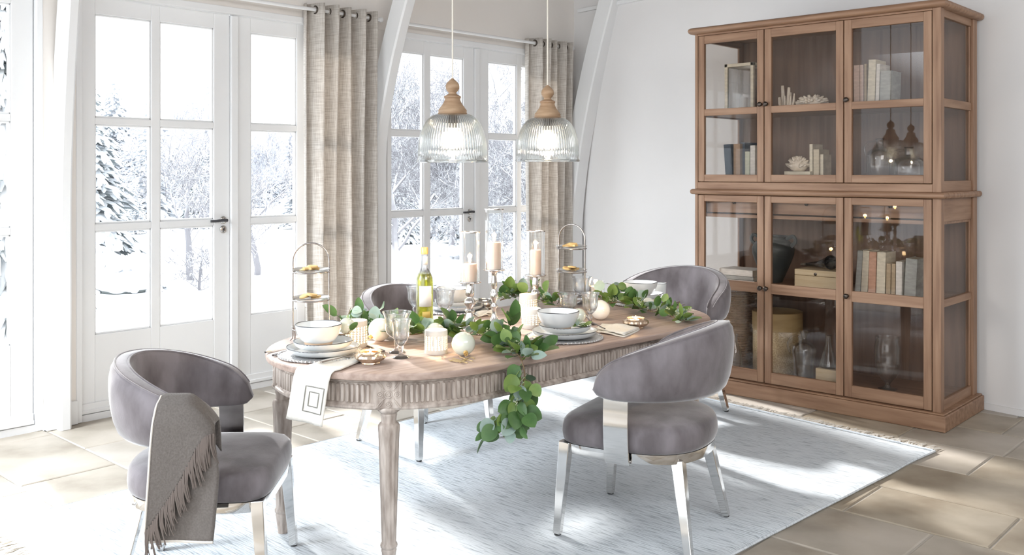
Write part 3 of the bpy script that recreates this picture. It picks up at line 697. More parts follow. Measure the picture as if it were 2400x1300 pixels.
# hurricane candle holders
def flame_at(mb, x, y, z, s=1): mb.lathe([(0, 0), (.0045 * s, .004 * s), (.006 * s, .011 * s), (.0048 * s, .020 * s), (.002 * s, .030 * s), (0, .035 * s)], 12, (x, y, z))
def hurricane(label, u, v, ph, gh, gr, ch, cr, ss=1.0, base_r=.056):
    p = loc2(u, v); t = thing('candle_holder', label, 'candle holder', p, 0, 'silver hurricane candle holders')
    s = ph / .213
    prof = [(0, 0), (base_r, 0), (base_r, .004), (base_r - .003, .007), (base_r * .8, .013), (base_r * .5, .028), (base_r * .28, .050), (.011, .068), (.0105, .072 * s), (.0165, .078 * s), (.0165, .084 * s), (.010, .090 * s), (.010, .098 * s), (.0185, .112 * s), (.020, .122 * s), (.0165, .134 * s), (.0105, .142 * s), (.0105, .148 * s), (.014, .152 * s), (.0145, .172 * s), (.0115, .192 * s), (.013, .204 * s), (.024, ph - .003), (gr + .007, ph), (gr + .009, ph + .003), (gr + .008, ph + .006), (gr + .001, ph + .006), (0, ph + .006)]
    prof = [(r_ * (ss if .04 < z_ < ph - .01 else 1), z_) for r_, z_ in prof]
    MB().lathe(prof, 40).build('stand', 'antique_silver', t, ang=50)
    g = MB().lathe([(gr, ph + .006), (gr, ph + gh), (gr - .003, ph + gh), (gr - .003, ph + .006)], 44, closed=True).build('glass_cylinder', 'chimney_glass', t)
    MB().lathe([(gr - .004, ph + gh - .003), (gr + .0035, ph + gh - .003), (gr + .004, ph + gh), (gr + .0035, ph + gh + .003), (gr - .004, ph + gh + .003)], 44, closed=True).build('metal_rim', 'antique_silver', t)
    c = thing('pillar_candle', 'cream pillar candle inside the ' + label.split(' candle')[0].replace('tall silver', 'tall').lower() + ' glass holder', 'candle', up(p, ph + .0065), 0, 'pillar candles in the glass cylinders')
    MB().lathe([(0, 0), (cr, 0), (cr, ch - .006), (cr - .003, ch), (cr * .8, ch - .003), (cr * .4, ch - .009), (0, ch - .010)], 36).build('wax', 'candle_wax', c)
    MB().tube([(0, 0, ch - .011), (0, 0, ch + .002), (.001, 0, ch + .008)], .0012, 6).build('wick', 'handle_black', c)
    f = MB(); flame_at(f, 0, 0, ch + .003, 1.25); f.build('flame', 'flame', c)
    lamp('candle_light', 'POINT', .9, (p.x, p.y, TZ + ph + ch + .035), size=.012, col=(1, .62, .28))
    return t, c
for lab, lab2, a in (('left silver candle holder with squat glass cylinder beside the bottle', 'short cream candle low in the left glass cylinder', (1101, 768, .213, .238, .046, .082, .034, 1.45)),
                     ('tallest silver candle holder in the middle of the three', 'tall cream candle in the middle glass cylinder', (1158, 769, .272, .288, .042, .125, .032)),
                     ('right silver candle holder with shorter glass cylinder near the lanterns', 'cream candle in the right glass cylinder', (1255, 741, .207, .226, .0475, .124, .0285, 1.25))):
    t, c = hurricane(lab, *a); c['label'] = lab2

# pierced lanterns
def lantern(label, u, v, r, h, kind, nu=20, nv=7):
    p = loc2(u, v); t = thing('votive_lantern', label, 'lantern', p, 0, 'pierced ceramic lanterns')
    mb = MB(); z0, z1 = .018, h - .022
    def P(a, z, rr): return (rr * cos(a), rr * sin(a), z)
    mb.lathe([(0, 0), (r - .002, 0), (r, .003), (r, z0)], nu * 4, cap=True); mb.lathe([(r - .004, .005), (r - .004, z0)], nu * 4, cap=False)
    mb.lathe([(r, z1), (r, h - .003), (r - .001, h), (r - .003, h), (r - .004, h - .003), (r - .004, z1)], nu * 4, cap=False)
    dz = (z1 - z0) / nv; da = 2 * pi / nu
    for j in range(nv):
        for i in range(nu):
            ac = (i + .5 + .0) * da; zc = z0 + (j + .5) * dz; n = 16
            outer = []
            for k in range(n):
                q = 2 * pi * k / n; c, s_ = cos(q), sin(q); m = max(abs(c), abs(s_)); outer.append((ac + c / m * da / 2, zc + s_ / m * dz / 2))
            inner = []
            for k in range(n):
                q = 2 * pi * k / n
                if kind == 'dots':
                    if (i + j) % 2 and False: pass
                    inner.append((ac + .30 * da * cos(q) * 1.0, zc + .30 * da * r * sin(q)))
                else:
                    xx = cos(q); yy = sin(q); inner.append((ac + .33 * da * xx, zc + dz * (.20 * yy + .26 * (abs(xx) * -1 + .5))))
            vs = [P(a, z, r) for a, z in outer] + [P(a, z, r) for a, z in inner] + [P(a, z, r - .004) for a, z in inner] + [P(a, z, r - .004) for a, z in outer]
            mb.add(vs, [(k, (k + 1) % n, n + (k + 1) % n, n + k) for k in range(n)] + [(n + k, n + (k + 1) % n, 2 * n + (k + 1) % n, 2 * n + k) for k in range(n)] + [(2 * n + k, 2 * n + (k + 1) % n, 3 * n + (k + 1) % n, 3 * n + k) for k in range(n)])
    mb.build('pierced_body', 'lantern_ceramic', t, ang=35)
    c = tag(MB().lathe([(0, .006), (.019, .006), (.019, .022), (.016, .024), (0, .022)], 20).build('tealight', 'candle_wax'), 'tea light burning inside the ' + label, 'candle', 'tea lights inside the pierced lanterns')
    c.location = p
    f = MB(); flame_at(f, 0, 0, .022, .9); f.build('flame', 'flame', c)
    lamp('lantern_light', 'POINT', .7, (p.x, p.y, TZ + h * .5), size=.018, col=(1, .68, .36))
lantern('dot pierced white lantern behind the left bowl', 835, 812, .046, .112, 'dots')
lantern('dot pierced cream lantern beside the wine goblets', 1022, 827, .0465, .095, 'dots')
lantern('tall white pierced lantern below the right candle holder', 1238, 743, .045, .118, 'dots')
lantern('white lantern pierced with chevrons beside the near bowl', 1246, 768, .047, .092, 'chevron', 18, 6)

# goblets
def goblet(label, u, v, h, rr, stem=.055, flare=1.0):
    p = loc2(u, v); t = thing('goblet', label, 'glass', p, 0, 'clear glass goblets'); hb = h - stem
    out = [(0, .0), (.033, .0), (.035, .002), (.033, .005), (.018, .010), (.009, .016), (.0075, .024), (.010, stem * .62), (.012, stem * .78), (.0095, stem * .9), (.016, stem), (rr * .66, stem + hb * .17), (rr * .80, stem + hb * .36), (rr * .80, stem + hb * .62), (rr * .86, stem + hb * .84), (rr * .97, stem + hb * .96), (rr, h)]
    inn = [(rr - .002, h), (rr * .93, stem + hb * .94), (rr * .83, stem + hb * .82), (rr * .77, stem + hb * .6), (rr * .76, stem + hb * .38), (rr * .6, stem + hb * .2), (0, stem + .012)]
    b = MB().lathe(out + inn, 44, cap=False).build('glass_body', 'clear_glass', t, ang=60)
    MB().tube([((rr - .001) * cos(a), (rr - .001) * sin(a), h) for a in [2 * pi * j / 44 for j in range(44)]], .0014, 6, closed=True).build('lip', 'clear_glass', t)
    return t
goblet('clear footed goblet standing in front beside the cream lantern', 940, 838, .152, .041)
goblet('wide flared clear goblet behind the front goblet', 930, 826, .166, .060, .060)
goblet('clear footed goblet behind the near place setting', 1383, 760, .152, .046)
goblet('wide clear goblet between the near bowl and white bauble', 1332, 748, .128, .055, .045)
goblet('clear wine glass left of the bottle on the window side', 972, 742, .155, .045)
goblet('wide clear goblet right of the bottle on the window side', 1043, 748, .15, .055, .05)
goblet('wide clear goblet with foot by the far tiered stand', 1364, 712, .15, .060, .05)
# candle glass
p = loc2(1396, 712); t = thing('candle_glass', 'clear glass tumbler holding a lit cream candle near the far bowl', 'candle', p)
MB().lathe([(0, 0), (.046, 0), (.048, .003), (.050, .13), (.047, .13), (.045, .006), (0, .006)], 40, cap=False).build('tumbler', 'chimney_glass', t)
MB().lathe([(0, .007), (.036, .007), (.036, .098), (.030, .10), (0, .094)], 32).build('wax', 'candle_wax', t)
f = MB(); flame_at(f, 0, 0, .098, 1); f.build('flame', 'flame', t); lamp('tumbler_light', 'POINT', .6, (p.x, p.y, TZ + .118), size=.012, col=(1, .65, .3))

# mercury glass tea lights
def mercury(label, u, v, r, mat='mercury_glass', lit=True, h=.048):
    p = loc2(u, v); t = thing('tealight_holder', label, 'candle holder', p, 0, 'faceted mercury glass tea light holders')
    pr = [(0, 0), (r * .62, 0), (r * .66, .003), (r * .64, .007), (r * .86, .016), (r, .026), (r * .95, .035), (r * .74, h - .006), (r * .72, h - .002), (r * .74, h), (r * .68, h), (r * .64, h - .006), (r * .82, .030), (r * .6, .012), (0, .010)]
    MB().lathe(pr, 72, mod=lambda a, i, z: 1 + (.09 * abs(cos(10 * a + (i % 2) * 1.57)) if 3 < i < 7 else 0), cap=False).build('glass_body', mat, t, ang=30)
    MB().lathe([(0, .012), (r * .55, .012), (r * .55, .034), (0, .032)], 24).build('wax', 'candle_wax', t)
    if lit:
        f = MB(); flame_at(f, 0, 0, .033, .75); f.build('flame', 'flame', t)
        lamp('tealight_light', 'POINT', .7, (p.x, p.y, TZ + .055), size=.012, col=(1, .6, .25))
mercury('faceted gold mercury glass tea light at the left table edge', 868, 851, .057)
mercury('faceted copper mercury glass tea light beside the near napkin', 1490, 768, .058)
mercury('silver mercury glass tea light on the window side', 1135, 721, .056, 'antique_silver', False)

# baubles
def bauble(label, u, v, r, mat, capdir=(0, -.8, -.2), zoff=0, cap='twine_gold'):
    p = loc2(u, v); p = Vector((p.x, p.y, TZ + zoff + r)); t = thing('bauble', label, 'bauble', p, 0, 'glass christmas baubles')
    MB().ball((0, 0, 0), r, 32, 20).build('ball', mat, t)
    d = Vector(capdir).normalized()
    c = MB().tube([d * (r * .97), d * (r * 1.16)], r * .2, 14); n = d.orthogonal().normalized(); m = d.cross(n)
    c.tube([d * (r * 1.28) + (d * cos(a) + n * sin(a)) * r * .13 for a in [2 * pi * j / 14 for j in range(14)]], r * .022, 6, closed=True)
    c.build('cap', 'brushed_nickel' if cap != 'twine_gold' else 'bottle_cap', t); return p
bauble('pearl white bauble behind the front wine goblets', 890, 799, .050, 'bauble_white', (-.9, .1, -.5))
bauble('pale green bauble lying on the greenery near the table edge', 1086, 833, .0475, 'bauble_green', (-.45, -.75, -.62))
bauble('pale green bauble behind the cream lantern', 1020, 803, .043, 'bauble_green', (.6, .5, .3))
bauble('white bauble behind the footed goblet near the far greenery', 1407, 749, .049, 'bauble_white', (.5, .6, .2))
bauble('pearly bauble in the greenery near the far bowl', 1520, 727, .034, 'bauble_white', (.7, -.4, .4))
bauble('translucent champagne bauble resting on the left plate stack', 813, 818, .034, 'bauble_green', (.6, .6, .3), .062)
bauble('pale green bauble beside the near bowl on its plate', 1356, 775, .034, 'bauble_green', (.8, -.55, -.1), .036, 'n')

# napkins
def cloth(name, label, pts3, w0, w1, mat='napkin_linen', thick=.003, wv=.003, seed=0):
    pass
t = thing('napkin', 'cream linen napkin with embroidered square hanging over the table edge', 'napkin', (0, 0, 0))
a0, b0 = loc2(838, 822), loc2(878, 836)                       # inner end on the table
NC = Vector((2.613, 3.048, 0))                                # centre of the table's rounded end
def edge_pt(deg): return Vector((NC.x + .556 * cos(R(deg)), NC.y + .556 * sin(R(deg)), TZ))
a1, b1 = edge_pt(189), edge_pt(205)
e = Vector((-.32, -.947, 0)).normalized()
d_dn = [(0, .0045), (.010, .004), (.018, -.004), (.021, -.03), (.023, -.08), (.026, -.14), (.030, -.19)]
def napk(u, v):
    if v < .45:
        k = v / .45; p = (a0.lerp(a1, k)).lerp(b0.lerp(b1, k), u); return (p.x, p.y, TZ + .006 + .003 * sin(9 * u) * (1 - k) + .0)
    k = (v - .45) / .55 * 6; i = min(int(k), 5); f = k - i
    o = d_dn[i][0] * (1 - f) + d_dn[i + 1][0] * f; z = d_dn[i][1] * (1 - f) + d_dn[i + 1][1] * f
    q_ = edge_pt(189 + 16 * u); e = (q_ - NC); e.z = 0; e.normalize(); p = q_ + e * o; s_ = (a1 - b1).normalized()
    p = p + s_ * (.006 + .05 * k / 6) + e * (.006 * sin(7 * u + 1) * k / 6)
    return (p.x, p.y, TZ + .002 + z - (.012 * (1 - u)) * (k / 6) * -1 - .012 * k / 6 + .0)
MB().grid(napk, 16, 44).build('cloth', 'napkin_linen', t, thick=.004, ang=75)
emb = MB()
for ui, vi, uo, vo in ((.40, .775, .92, .925), (.52, .81, .80, .89)):
    ring = []
    for (x0, y0), (x1, y1) in (((ui, vi), (uo, vi)), ((uo, vi), (uo, vo)), ((uo, vo), (ui, vo)), ((ui, vo), (ui, vi))):
        ring += [Vector(napk(x0 + (x1 - x0) * q / 8, y0 + (y1 - y0) * q / 8)) + Vector((-.95, -.3, 0)) * .0032 for q in range(8)]
    emb.tube(ring, .0021, 5, closed=True)
emb.build('embroidered_square', 'embroidery', t)
fork('long silver fork lying on the hanging napkin', loc2(752, 858) + Vector((0, 0, .010)), loc2(850, 834) + Vector((0, 0, .010)))
def fold(label, corners, layers=3, tw=None):
    t = thing('napkin', label, 'napkin', (0, 0, 0)); P = [loc2(*c) for c in corners]
    for k in range(layers):
        def g(u, v, k=k):
            q = P[0].lerp(P[1], u).lerp(P[3].lerp(P[2], u), v); s_ = 1 - .06 * k; cen = sum(P, Vector()) / 4; q = cen + (q - cen) * s_
            return (q.x + .004 * k, q.y - .003 * k, TZ + .004 + .006 * k + .004 * sin(5 * u + k) * sin(3 * v + k * 2) + (.003 if .3 < u < .7 else 0))
        MB().grid(g, 12, 8).build('folded_layer', 'napkin_linen', t, thick=.0035, ang=75)
    return t
fold('folded cream napkin beside the near place setting under the copper tea light', [(1408, 764), (1500, 774), (1462, 791), (1385, 778)])
fold('folded cream napkin on the window side below the silver tea light', [(1112, 737), (1152, 728), (1154, 739), (1120, 744)], 2)
# twine with twig by the near napkin
tw = smoothpath([up(loc2(1372, 763), .05), up(loc2(1385, 768), .03), up(loc2(1405, 775), .022), up(loc2(1418, 781), .022)], 6)
tag(MB().tube(tw, .0022, 6).build('twine', 'handle_black'), 'dark twine tied round the near folded napkin', 'twine')
g = MB()
for pts in ([(1052, 845), (1075, 851), (1094, 848), (1108, 852)], [(1060, 842), (1082, 847), (1102, 842), (1112, 846)], [(1054, 848), (1068, 848), (1096, 855)], [(1078, 838), (1092, 846), (1078, 854)]):
    g.tube(smoothpath([up(loc2(*q), .004 + .002 * i) for i, q in enumerate(pts)], 5), .0022, 6)
tag(g.build('gold_twine', 'twine_gold'), 'golden twine loops in front of the green bauble', 'twine')

# tiered stands
def stand(label, u, v, yaw, s=1.0):
    p = loc2(u, v); t = thing('tiered_stand', label, 'stand', p, yaw, 'silver tiered cake stands', s); W, H = .078, .425; zp = (.052, .178, .300)
    fr = MB(); path = [(-W - .012, -.0, .004), (-W - .002, 0, .014), (-W, 0, .03), (-W, 0, .2), (-W, 0, H - W)] + [(W * cos(a), 0, H - W + W * sin(a)) for a in [pi - pi * j / 16 for j in range(1, 16)]] + [(W, 0, H - W), (W, 0, .2), (W, 0, .03), (W + .002, 0, .014), (W + .012, 0, .004)]
    fr.tube(path, .0038, 10); fr.build('frame', 'pewter', t)
    ft = MB()
    for sx in (-1, 1): ft.tube(smoothpath([(sx * W, 0, .05), (sx * (W - .004), .03, .045), (sx * (W - .006), .045, .02), (sx * (W - .004), .055, .004), (sx * (W - .002), .064, .0035)], 4), .003, 8)
    ft.build('rear_foot', 'pewter', t)
    for i, z in enumerate(zp):
        r_ = MB().tube([(W * cos(a), W * sin(a) * .94, z) for a in [2 * pi * j / 40 for j in range(40)]], .003, 8, closed=True)
        hoop = r_.build('plate_ring', 'pewter', t)
        MB().lathe([(0, .001), (.060, .001), (.078, .010), (.083, .013), (.0815, .0145), (.060, .005), (0, .005)], 40, (0, 0, z)).build('glass_plate', 'clear_glass', t)
    return t, zp
def cookies(t, z, label, seed, n, sc):
    rr = random.Random(seed)
    for k in range(n):
        m = MB(); st = k % 3 == 0; q = 10 if st else 14
        ring = [(rr.uniform(.95, 1.05) * (.024 if not st or j % 2 == 0 else .013)) for j in range(q)]
        m.loft([[(r_ * e * cos(2 * pi * j / q), r_ * e * sin(2 * pi * j / q), zz) for j, r_ in enumerate(ring)] for e, zz in ((.92, 0), (1, .003), (1, .007), (.88, .010))])
        o = m.build('cookie', 'cookie'); tag(o, label, 'cookie', label)
        a = 2 * pi * k / n + rr.uniform(-.4, .4); R_ = (.026 if k < n - 1 else .006) * sc
        o.matrix_world = Matrix.Translation(Vector((t.location.x + R_ * cos(a), t.location.y + R_ * sin(a), t.location.z + (z + .006 + .006 * (k % 2) + (.012 if k == n - 1 else 0)) * sc))) @ Matrix.Rotation(rr.uniform(0, 6), 4, 'Z') @ Matrix.Rotation(rr.uniform(-.35, .35), 4, 'X') @ Matrix.Scale(sc, 4)
t, zp = stand('silver tiered stand with arched handle at the left of the table', 729, 798, R(-47.3 + 8))
cookies(t, zp[2], 'golden cookie on the top tier of the left stand', 1, 5, 1); cookies(t, zp[1], 'golden cookie on the middle tier of the left stand', 2, 3, 1)
t, zp = stand('silver tiered stand with arched handle at the far end by the curtain', 1340, 716, R(-47.3 - 33), 1.05)
cookies(t, zp[2], 'golden cookie on the top tier of the far stand', 3, 5, 1.05); cookies(t, zp[1], 'golden cookie on the middle tier of the far stand', 4, 3, 1.05)

# ------------------------------------------------------------------ eucalyptus garlands
def leaf_mesh(name, mat, L=.055, W=.048, cup=.10, n=9):
    vs, fs = [], []
    for i in range(n + 1):
        k = i / n; wdt = W / 2 * (sin(pi * min(1, k ** .82)) ** .62 if 0 < k < 1 else .02); x = .008 + L * k; z = cup * L * (-(k - .4) ** 2)
        vs += [(x, -wdt, z + wdt * .28), (x, 0, z), (x, wdt, z + wdt * .28)]
    for i in range(n):
        for j in (0, 1): fs.append((3 * i + j, 3 * i + j + 1, 3 * i + j + 4, 3 * i + j + 3))
    mb = MB().add(vs, fs); mb.tube([(-.006, 0, .001), (.010, 0, -.001)], .0011, 4); return mb.mesh(name, mat, True, 80)
LM = {k: [leaf_mesh('leaf_' + k, 'leaf_' + k), leaf_mesh('leaf_long_' + k, 'leaf_' + k, .062, .036)] for k in ('deep', 'olive', 'grey', 'pale')}
def cluster(mb, rr, c, d, n=24, spread=.045):
    c = Vector(c); d = Vector(d)
    mb.tube([c, c + d * spread], .0012, 4)
    for i in range(n):
        o = Vector((rr.gauss(0, 1), rr.gauss(0, 1), rr.gauss(0, 1))).normalized() * rr.uniform(.006, .017); q = c + d * rr.uniform(.2, 1.2) * spread + o
        mb.ball(q, rr.uniform(.0022, .0036), 6, 4)
def garland(label, paths, seed, dens, mix, rad=.04, nclu=10, cat='garland', name='eucalyptus_garland', sz=(.8, 1.25), zmin=TZ + .008):
    rr = random.Random(seed); t = thing(name, label, cat, paths[0][0]); base = Vector(paths[0][0])
    stems = MB(); seeds_ = MB(); leaves = []
    for pi_, path in enumerate(paths):
        P = smoothpath(path, 8); stems.tube([q - base for q in P], [.0032 * (1 - .6 * i / len(P)) for i in range(len(P))], 6)
        L = sum((b - a).length for a, b in zip(P, P[1:])); n = max(3, int(L * dens))
        for i in range(n):
            k = (i + rr.random() * .8) / n * (len(P) - 1); a = min(int(k), len(P) - 2); q = P[a].lerp(P[a + 1], k - a); tg = (P[a + 1] - P[a]).normalized()
            hang = abs(tg.z) > .6
            side = Vector((rr.gauss(0, 1), rr.gauss(0, 1), abs(rr.gauss(0, .75)) if not hang else rr.gauss(0, .6))).normalized()
            d = (side + tg * rr.uniform(.0, .7)).normalized()
            if not hang: d.z = max(d.z, -.02)
            q2 = q + d * rr.uniform(.002, rad)
            s_ = rr.uniform(*sz)
            if not hang and q2.z < zmin: q2.z = zmin
            up_ = Vector((rr.gauss(0, .7), rr.gauss(0, .7), 1)) if not hang else Vector((-VX, -VY, .25)) + Vector((rr.gauss(0, .5), rr.gauss(0, .5), rr.gauss(0, .3)))
            if hang: d = (d * .8 + Vector((0, 0, -.55))).normalized()
            y = up_.cross(d); y = y.normalized() if y.length > 1e-4 else d.orthogonal().normalized(); z = d.cross(y)
            m = Matrix((d, y, z)).transposed().to_4x4(); m = Matrix.Translation(q2 - base) @ m @ Matrix.Scale(s_, 4)
            kind = rr.choices(('deep', 'olive', 'grey', 'pale'), mix)[0]
            leaves.append((kind, rr.random() < .3, m))
            if (q2 - q).length > .012: stems.tube([q - base, (q + q2) / 2 - base + Vector((0, 0, .003)), q2 - base], .0011, 4)
        for i in range(max(1, int(nclu * L))):
            k = rr.random() * (len(P) - 1); a = min(int(k), len(P) - 2); q = P[a].lerp(P[a + 1], k - a)
            dd = Vector((rr.gauss(0, .6), rr.gauss(0, .6), rr.uniform(.0, .8) if abs((P[a + 1] - P[a]).normalized().z) < .6 else -.8)); cluster(seeds_, rr, q - base + Vector((0, 0, .014)), dd, 26)
    stems.build('stem', 'twig', t)
    if seeds_.v: stuff(seeds_.build('seed_cluster', 'seed_green', t))
    for kind, lng, m in leaves:
        o = bpy.data.objects.new('leaf', LM[kind][1 if lng else 0]); COL.objects.link(o); o.parent = t; o.matrix_local = m
    return t
def T(u, v, h=.02): return up(loc2(u, v), h)
def hang(u, v, d=3.60): return td(u, v, d)
garland('eucalyptus garland running past the bottle and hanging over the near table edge', [
    [T(808, 768, .03), T(850, 778, .03), T(905, 790, .03), T(960, 800, .03), T(1010, 796, .035), T(1060, 792, .035), T(1110, 800, .03), T(1160, 808, .03), T(1200, 826, .02), T(1218, 842, .012)],
    [T(1205, 830, .02), T(1222, 850, .010), hang(1230, 880, 3.63), hang(1222, 918, 3.60), hang(1206, 950, 3.59), hang(1180, 985, 3.59), hang(1150, 1012, 3.59)],
    [hang(1206, 940, 3.60), hang(1213, 965, 3.59), hang(1198, 990, 3.59)],
    [T(1196, 834, .014), T(1232, 838, .012), T(1262, 834, .010)],
    [T(1180, 815, .02), T(1188, 812, .07), T(1206, 808, .10)]], 11, 112, (5, 2.6, 1.6, .4), .044, 12, sz=(.9, 1.4))
garland('eucalyptus garland along the far side between the candle holders and far bowl', [
    [T(1172, 716, .03), T(1205, 716, .05), T(1240, 720, .06), T(1275, 728, .05), T(1310, 733, .035)],
    [T(1418, 728, .04), T(1455, 727, .04), T(1490, 733, .03), T(1530, 742, .025), T(1575, 752, .02), T(1600, 760, .012)],
    [T(1425, 722, .05), T(1432, 722, .10), T(1437, 722, .125)]], 23, 125, (3, 5, 1.4, .7), .052, 14, sz=(.85, 1.35))
garland('grey green eucalyptus sprigs standing beside the left pierced lantern', [
    [T(800, 780, .02), T(812, 778, .06), T(822, 777, .11)],
    [T(860, 775, .03), T(880, 775, .07), T(895, 776, .10)], [T(850, 772, .03), T(864, 770, .085)]], 31, 75, (2.2, 1.2, 3, 3), .03, 0, 'sprig', 'eucalyptus_sprig')
garland('small leafy sprig lying on the left plate stack', [[up(loc2(775, 822), .066), up(loc2(800, 822), .068), up(loc2(820, 820), .068)]], 5, 60, (5, 2, 1, 0), .02, 0, 'sprig', 'leaf_sprig', (.5, .8), TZ + .066)
garland('small leafy sprig beside the bowl on the near plates', [[up(loc2(1345, 786), .045), up(loc2(1362, 790), .045), up(loc2(1372, 795), .044)]], 6, 70, (2, 5, 1, 0), .02, 0, 'sprig', 'leaf_sprig', (.6, .85), TZ + .045)
# ------------------------------------------------------------------ display cabinet
CB = Vector((5.99, 2.67, 0))
cab = thing('display_cabinet', 'tall two part wooden display cabinet with six glazed doors', 'cabinet', CB)
WZ, WY, WX = 'cabinet_wood_z', 'cabinet_wood_y', 'cabinet_wood_x'
def cb(mb, name, mats, parent=cab, bevel=.003, **k):
    mb.v = [(x - CB.x, y - CB.y, z) for x, y, z in mb.v]
    return mb.build(name, mats, parent, bevel=bevel, smooth=k.pop('smooth', False), **k)
XF, XB, YR, YL = 5.66, 6.32, 1.853, 3.492
cb(MB().box(5.622, 6.345, 1.818, 3.527, 0, .092).box(5.632, 6.34, 1.828, 3.517, .092, .102), 'plinth', WY, bevel=.006)
def slab(x0, x1, y0, y1, z0, z1, name, q=.010):
    rings = [[(x0 + e, y0 + e, z), (x1, y0 + e, z), (x1, y1 - e, z), (x0 + e, y1 - e, z)] for e, z in ((q, z0), (q * .3, z0 + (z1 - z0) * .18), (0, (z0 + z1) / 2), (q * .3, z1 - (z1 - z0) * .18), (q, z1))]
    return cb(MB().loft(rings), name, WY, bevel=0, smooth=True, ang=60)
slab(5.632, 6.335, 1.828, 3.515, 1.338, 1.374, 'waist_moulding')
slab(5.622, 6.345, 1.818, 3.527, 2.446, 2.488, 'cornice', .014)
for (y0, y1) in ((YR, 1.902), (3.470, YL)):
    for z0, z1 in ((.10, 1.338), (1.374, 2.446)):
        cb(MB().box(XF, 5.715, y0, y1, z0, z1), 'corner_post', WZ); cb(MB().box(6.25, XB, y0, y1, z0, z1), 'corner_post', WZ)
cb(MB().box(XF, 5.69, 1.902, 3.470, 1.374, 1.422), 'front_rail', WY); cb(MB().box(XF, 5.69, 1.902, 3.470, 2.432, 2.446), 'front_rail', WY)
cb(MB().box(6.302, 6.318, 1.87, 3.475, .10, 2.446), 'back_panel', 'cabinet_back', bevel=0)
for z0, z1, n in ((.10, .128, 'shelf'), (.700, .728, 'shelf'), (1.183, 1.206, 'shelf'), (1.395, 1.425, 'shelf'), (1.885, 1.912, 'shelf')):
    cb(MB().box(5.70, 6.30, 1.875, 3.475, z0, z1), n, WY)
def side(y0, y1):
    for z0, z1 in ((.10, .16), (.70, .745), (1.20, 1.338), (1.374, 1.44), (1.875, 1.925), (2.40, 2.446)): s = cb(MB().box(5.715, 6.25, y0, y1, z0, z1), 'side_rail', WX)
    for z0, z1 in ((.16, .70), (.745, 1.20), (1.44, 1.875), (1.925, 2.40)):
        ym = (y0 + y1) / 2; cb(MB().box(5.716, 6.249, ym - .002, ym + .002, z0 + .001, z1 - .001), 'side_pane', 'cabinet_glass', bevel=0)
        [cb(MB().box(xa, xb, y0 + .006, y1 - .006, z0, z1), 'glazing_bead', WZ) for xa, xb in ((6.235, 6.25), (5.715, 5.728))]
side(YR + .012, 1.890); side(3.462, YL - .006)
def cdoor(y0, y1, z0, z1, m0, m1, gz0, gz1, knob_y, knob_z):
    st = .049; g = .0025; d = MB(); X1 = XF + .026
    d.box(XF, X1, y0 + g, y0 + st, z0, z1, 0).box(XF, X1, y1 - st, y1 - g, z0, z1, 0)
    for a, b in ((z0, gz0), (m0, m1), (gz1, z1)): d.box(XF + .0004, X1 - .0004, y0 + st, y1 - st, a, b, 1)
    o = cb(d, 'door', [WZ, WY])
    for a, b in ((gz0, m0), (m1, gz1)):
        cb(MB().box(XF + .014, XF + .018, y0 + st - .004, y1 - st + .004, a - .004, b + .004), 'pane', 'cabinet_glass', o, bevel=0)
    k = MB(); n = 16
    k.loft([[(XF - q, knob_y + r * cos(2 * pi * j / n), knob_z + r * sin(2 * pi * j / n)) for j in range(n)] for r, q in ((.011, -.001), (.010, .003), (.006, .007), (.0065, .012), (.0145, .017), (.0165, .023), (.013, .029), (.004, .032))])
    cb(k, 'knob', 'dark_bronze', o, bevel=0, smooth=True, ang=60)
Dv = [(2.970, 3.468, 2.990), (2.432, 2.968, 2.948), (1.904, 2.430, 2.408)]
for y0, y1, ky in Dv:
    cdoor(y0, y1, 1.426, 2.430, 1.878, 1.924, 1.474, 2.374, ky, 1.937)
    cdoor(y0, y1, .106, 1.334, .694, .760, .180, 1.290, ky, .728)
for y0, y1, ky in Dv:
    ya, yb = y0 + .03, y1 - .03
    dr = cb(MB().box(5.725, 5.745, ya, yb, 1.214, 1.33), 'drawer', WY); ym = (ya + yb) / 2
    cb(MB().ball((5.714, ym, 1.285), .012, 12, 8).tube([(5.726, ym, 1.285), (5.716, ym, 1.285)], .006, 10), 'knob', 'dark_bronze', dr, bevel=0, smooth=True)

# ---- what stands in it
def book(label, color, u0, u1, vtop, X, zs, dp, lean=0, group=None):
    ya, yb = cabY(u1, X), cabY(u0, X); th = yb - ya; a, b = dirn((u0 + u1) / 2); h = CAM_H + (CY - vtop) * (X / a) / F - zs
    t = thing('book', label, 'book', (X, ya + th / 2, zs + .001), 0, group); t.rotation_euler = (R(lean), 0, 0)
    y0, y1 = -th / 2, th / 2; c = .003
    m = MB().box(0, c, y0, y1, 0, h).box(0, dp, y0, y0 + c, 0, h).box(0, dp, y1 - c, y1, 0, h); m.build('cover', 'book_' + color, t, bevel=.0012, smooth=False)
    MB().box(c, dp - .004, y0 + c, y1 - c, .003, h - .003).build('pages', 'pages', t, smooth=False); return t
def flat(label, color, u0, u1, X, z, hh, dp, group=None, yaw=0):
    ya, yb = cabY(u1, X), cabY(u0, X); L = yb - ya
    t = thing('book', label, 'book', (X + dp / 2, (ya + yb) / 2, z + .0005), yaw, group); x0, x1, y0, y1 = -dp / 2, dp / 2, -L / 2, L / 2; c = .003
    MB().box(x0, x1, y0, y1, 0, c).box(x0, x1, y0, y1, hh - c, hh).box(x0, x0 + c, y0, y1, 0, hh).build('cover', 'book_' + color, t, bevel=.0012, smooth=False)
    MB().box(x0 + c, x1 - .004, y0 + .004, y1 - .004, c, hh - c).build('pages', 'pages', t, smooth=False)
Z1, Z2, Z3, Z4 = .128, .728, 1.425, 1.912
G = 'books in the glass cabinet'
book('navy blue book leaning at left of upper cabinet lower row', 'navy', 1701, 1718, 338, 5.86, Z3, .15, -4, G)
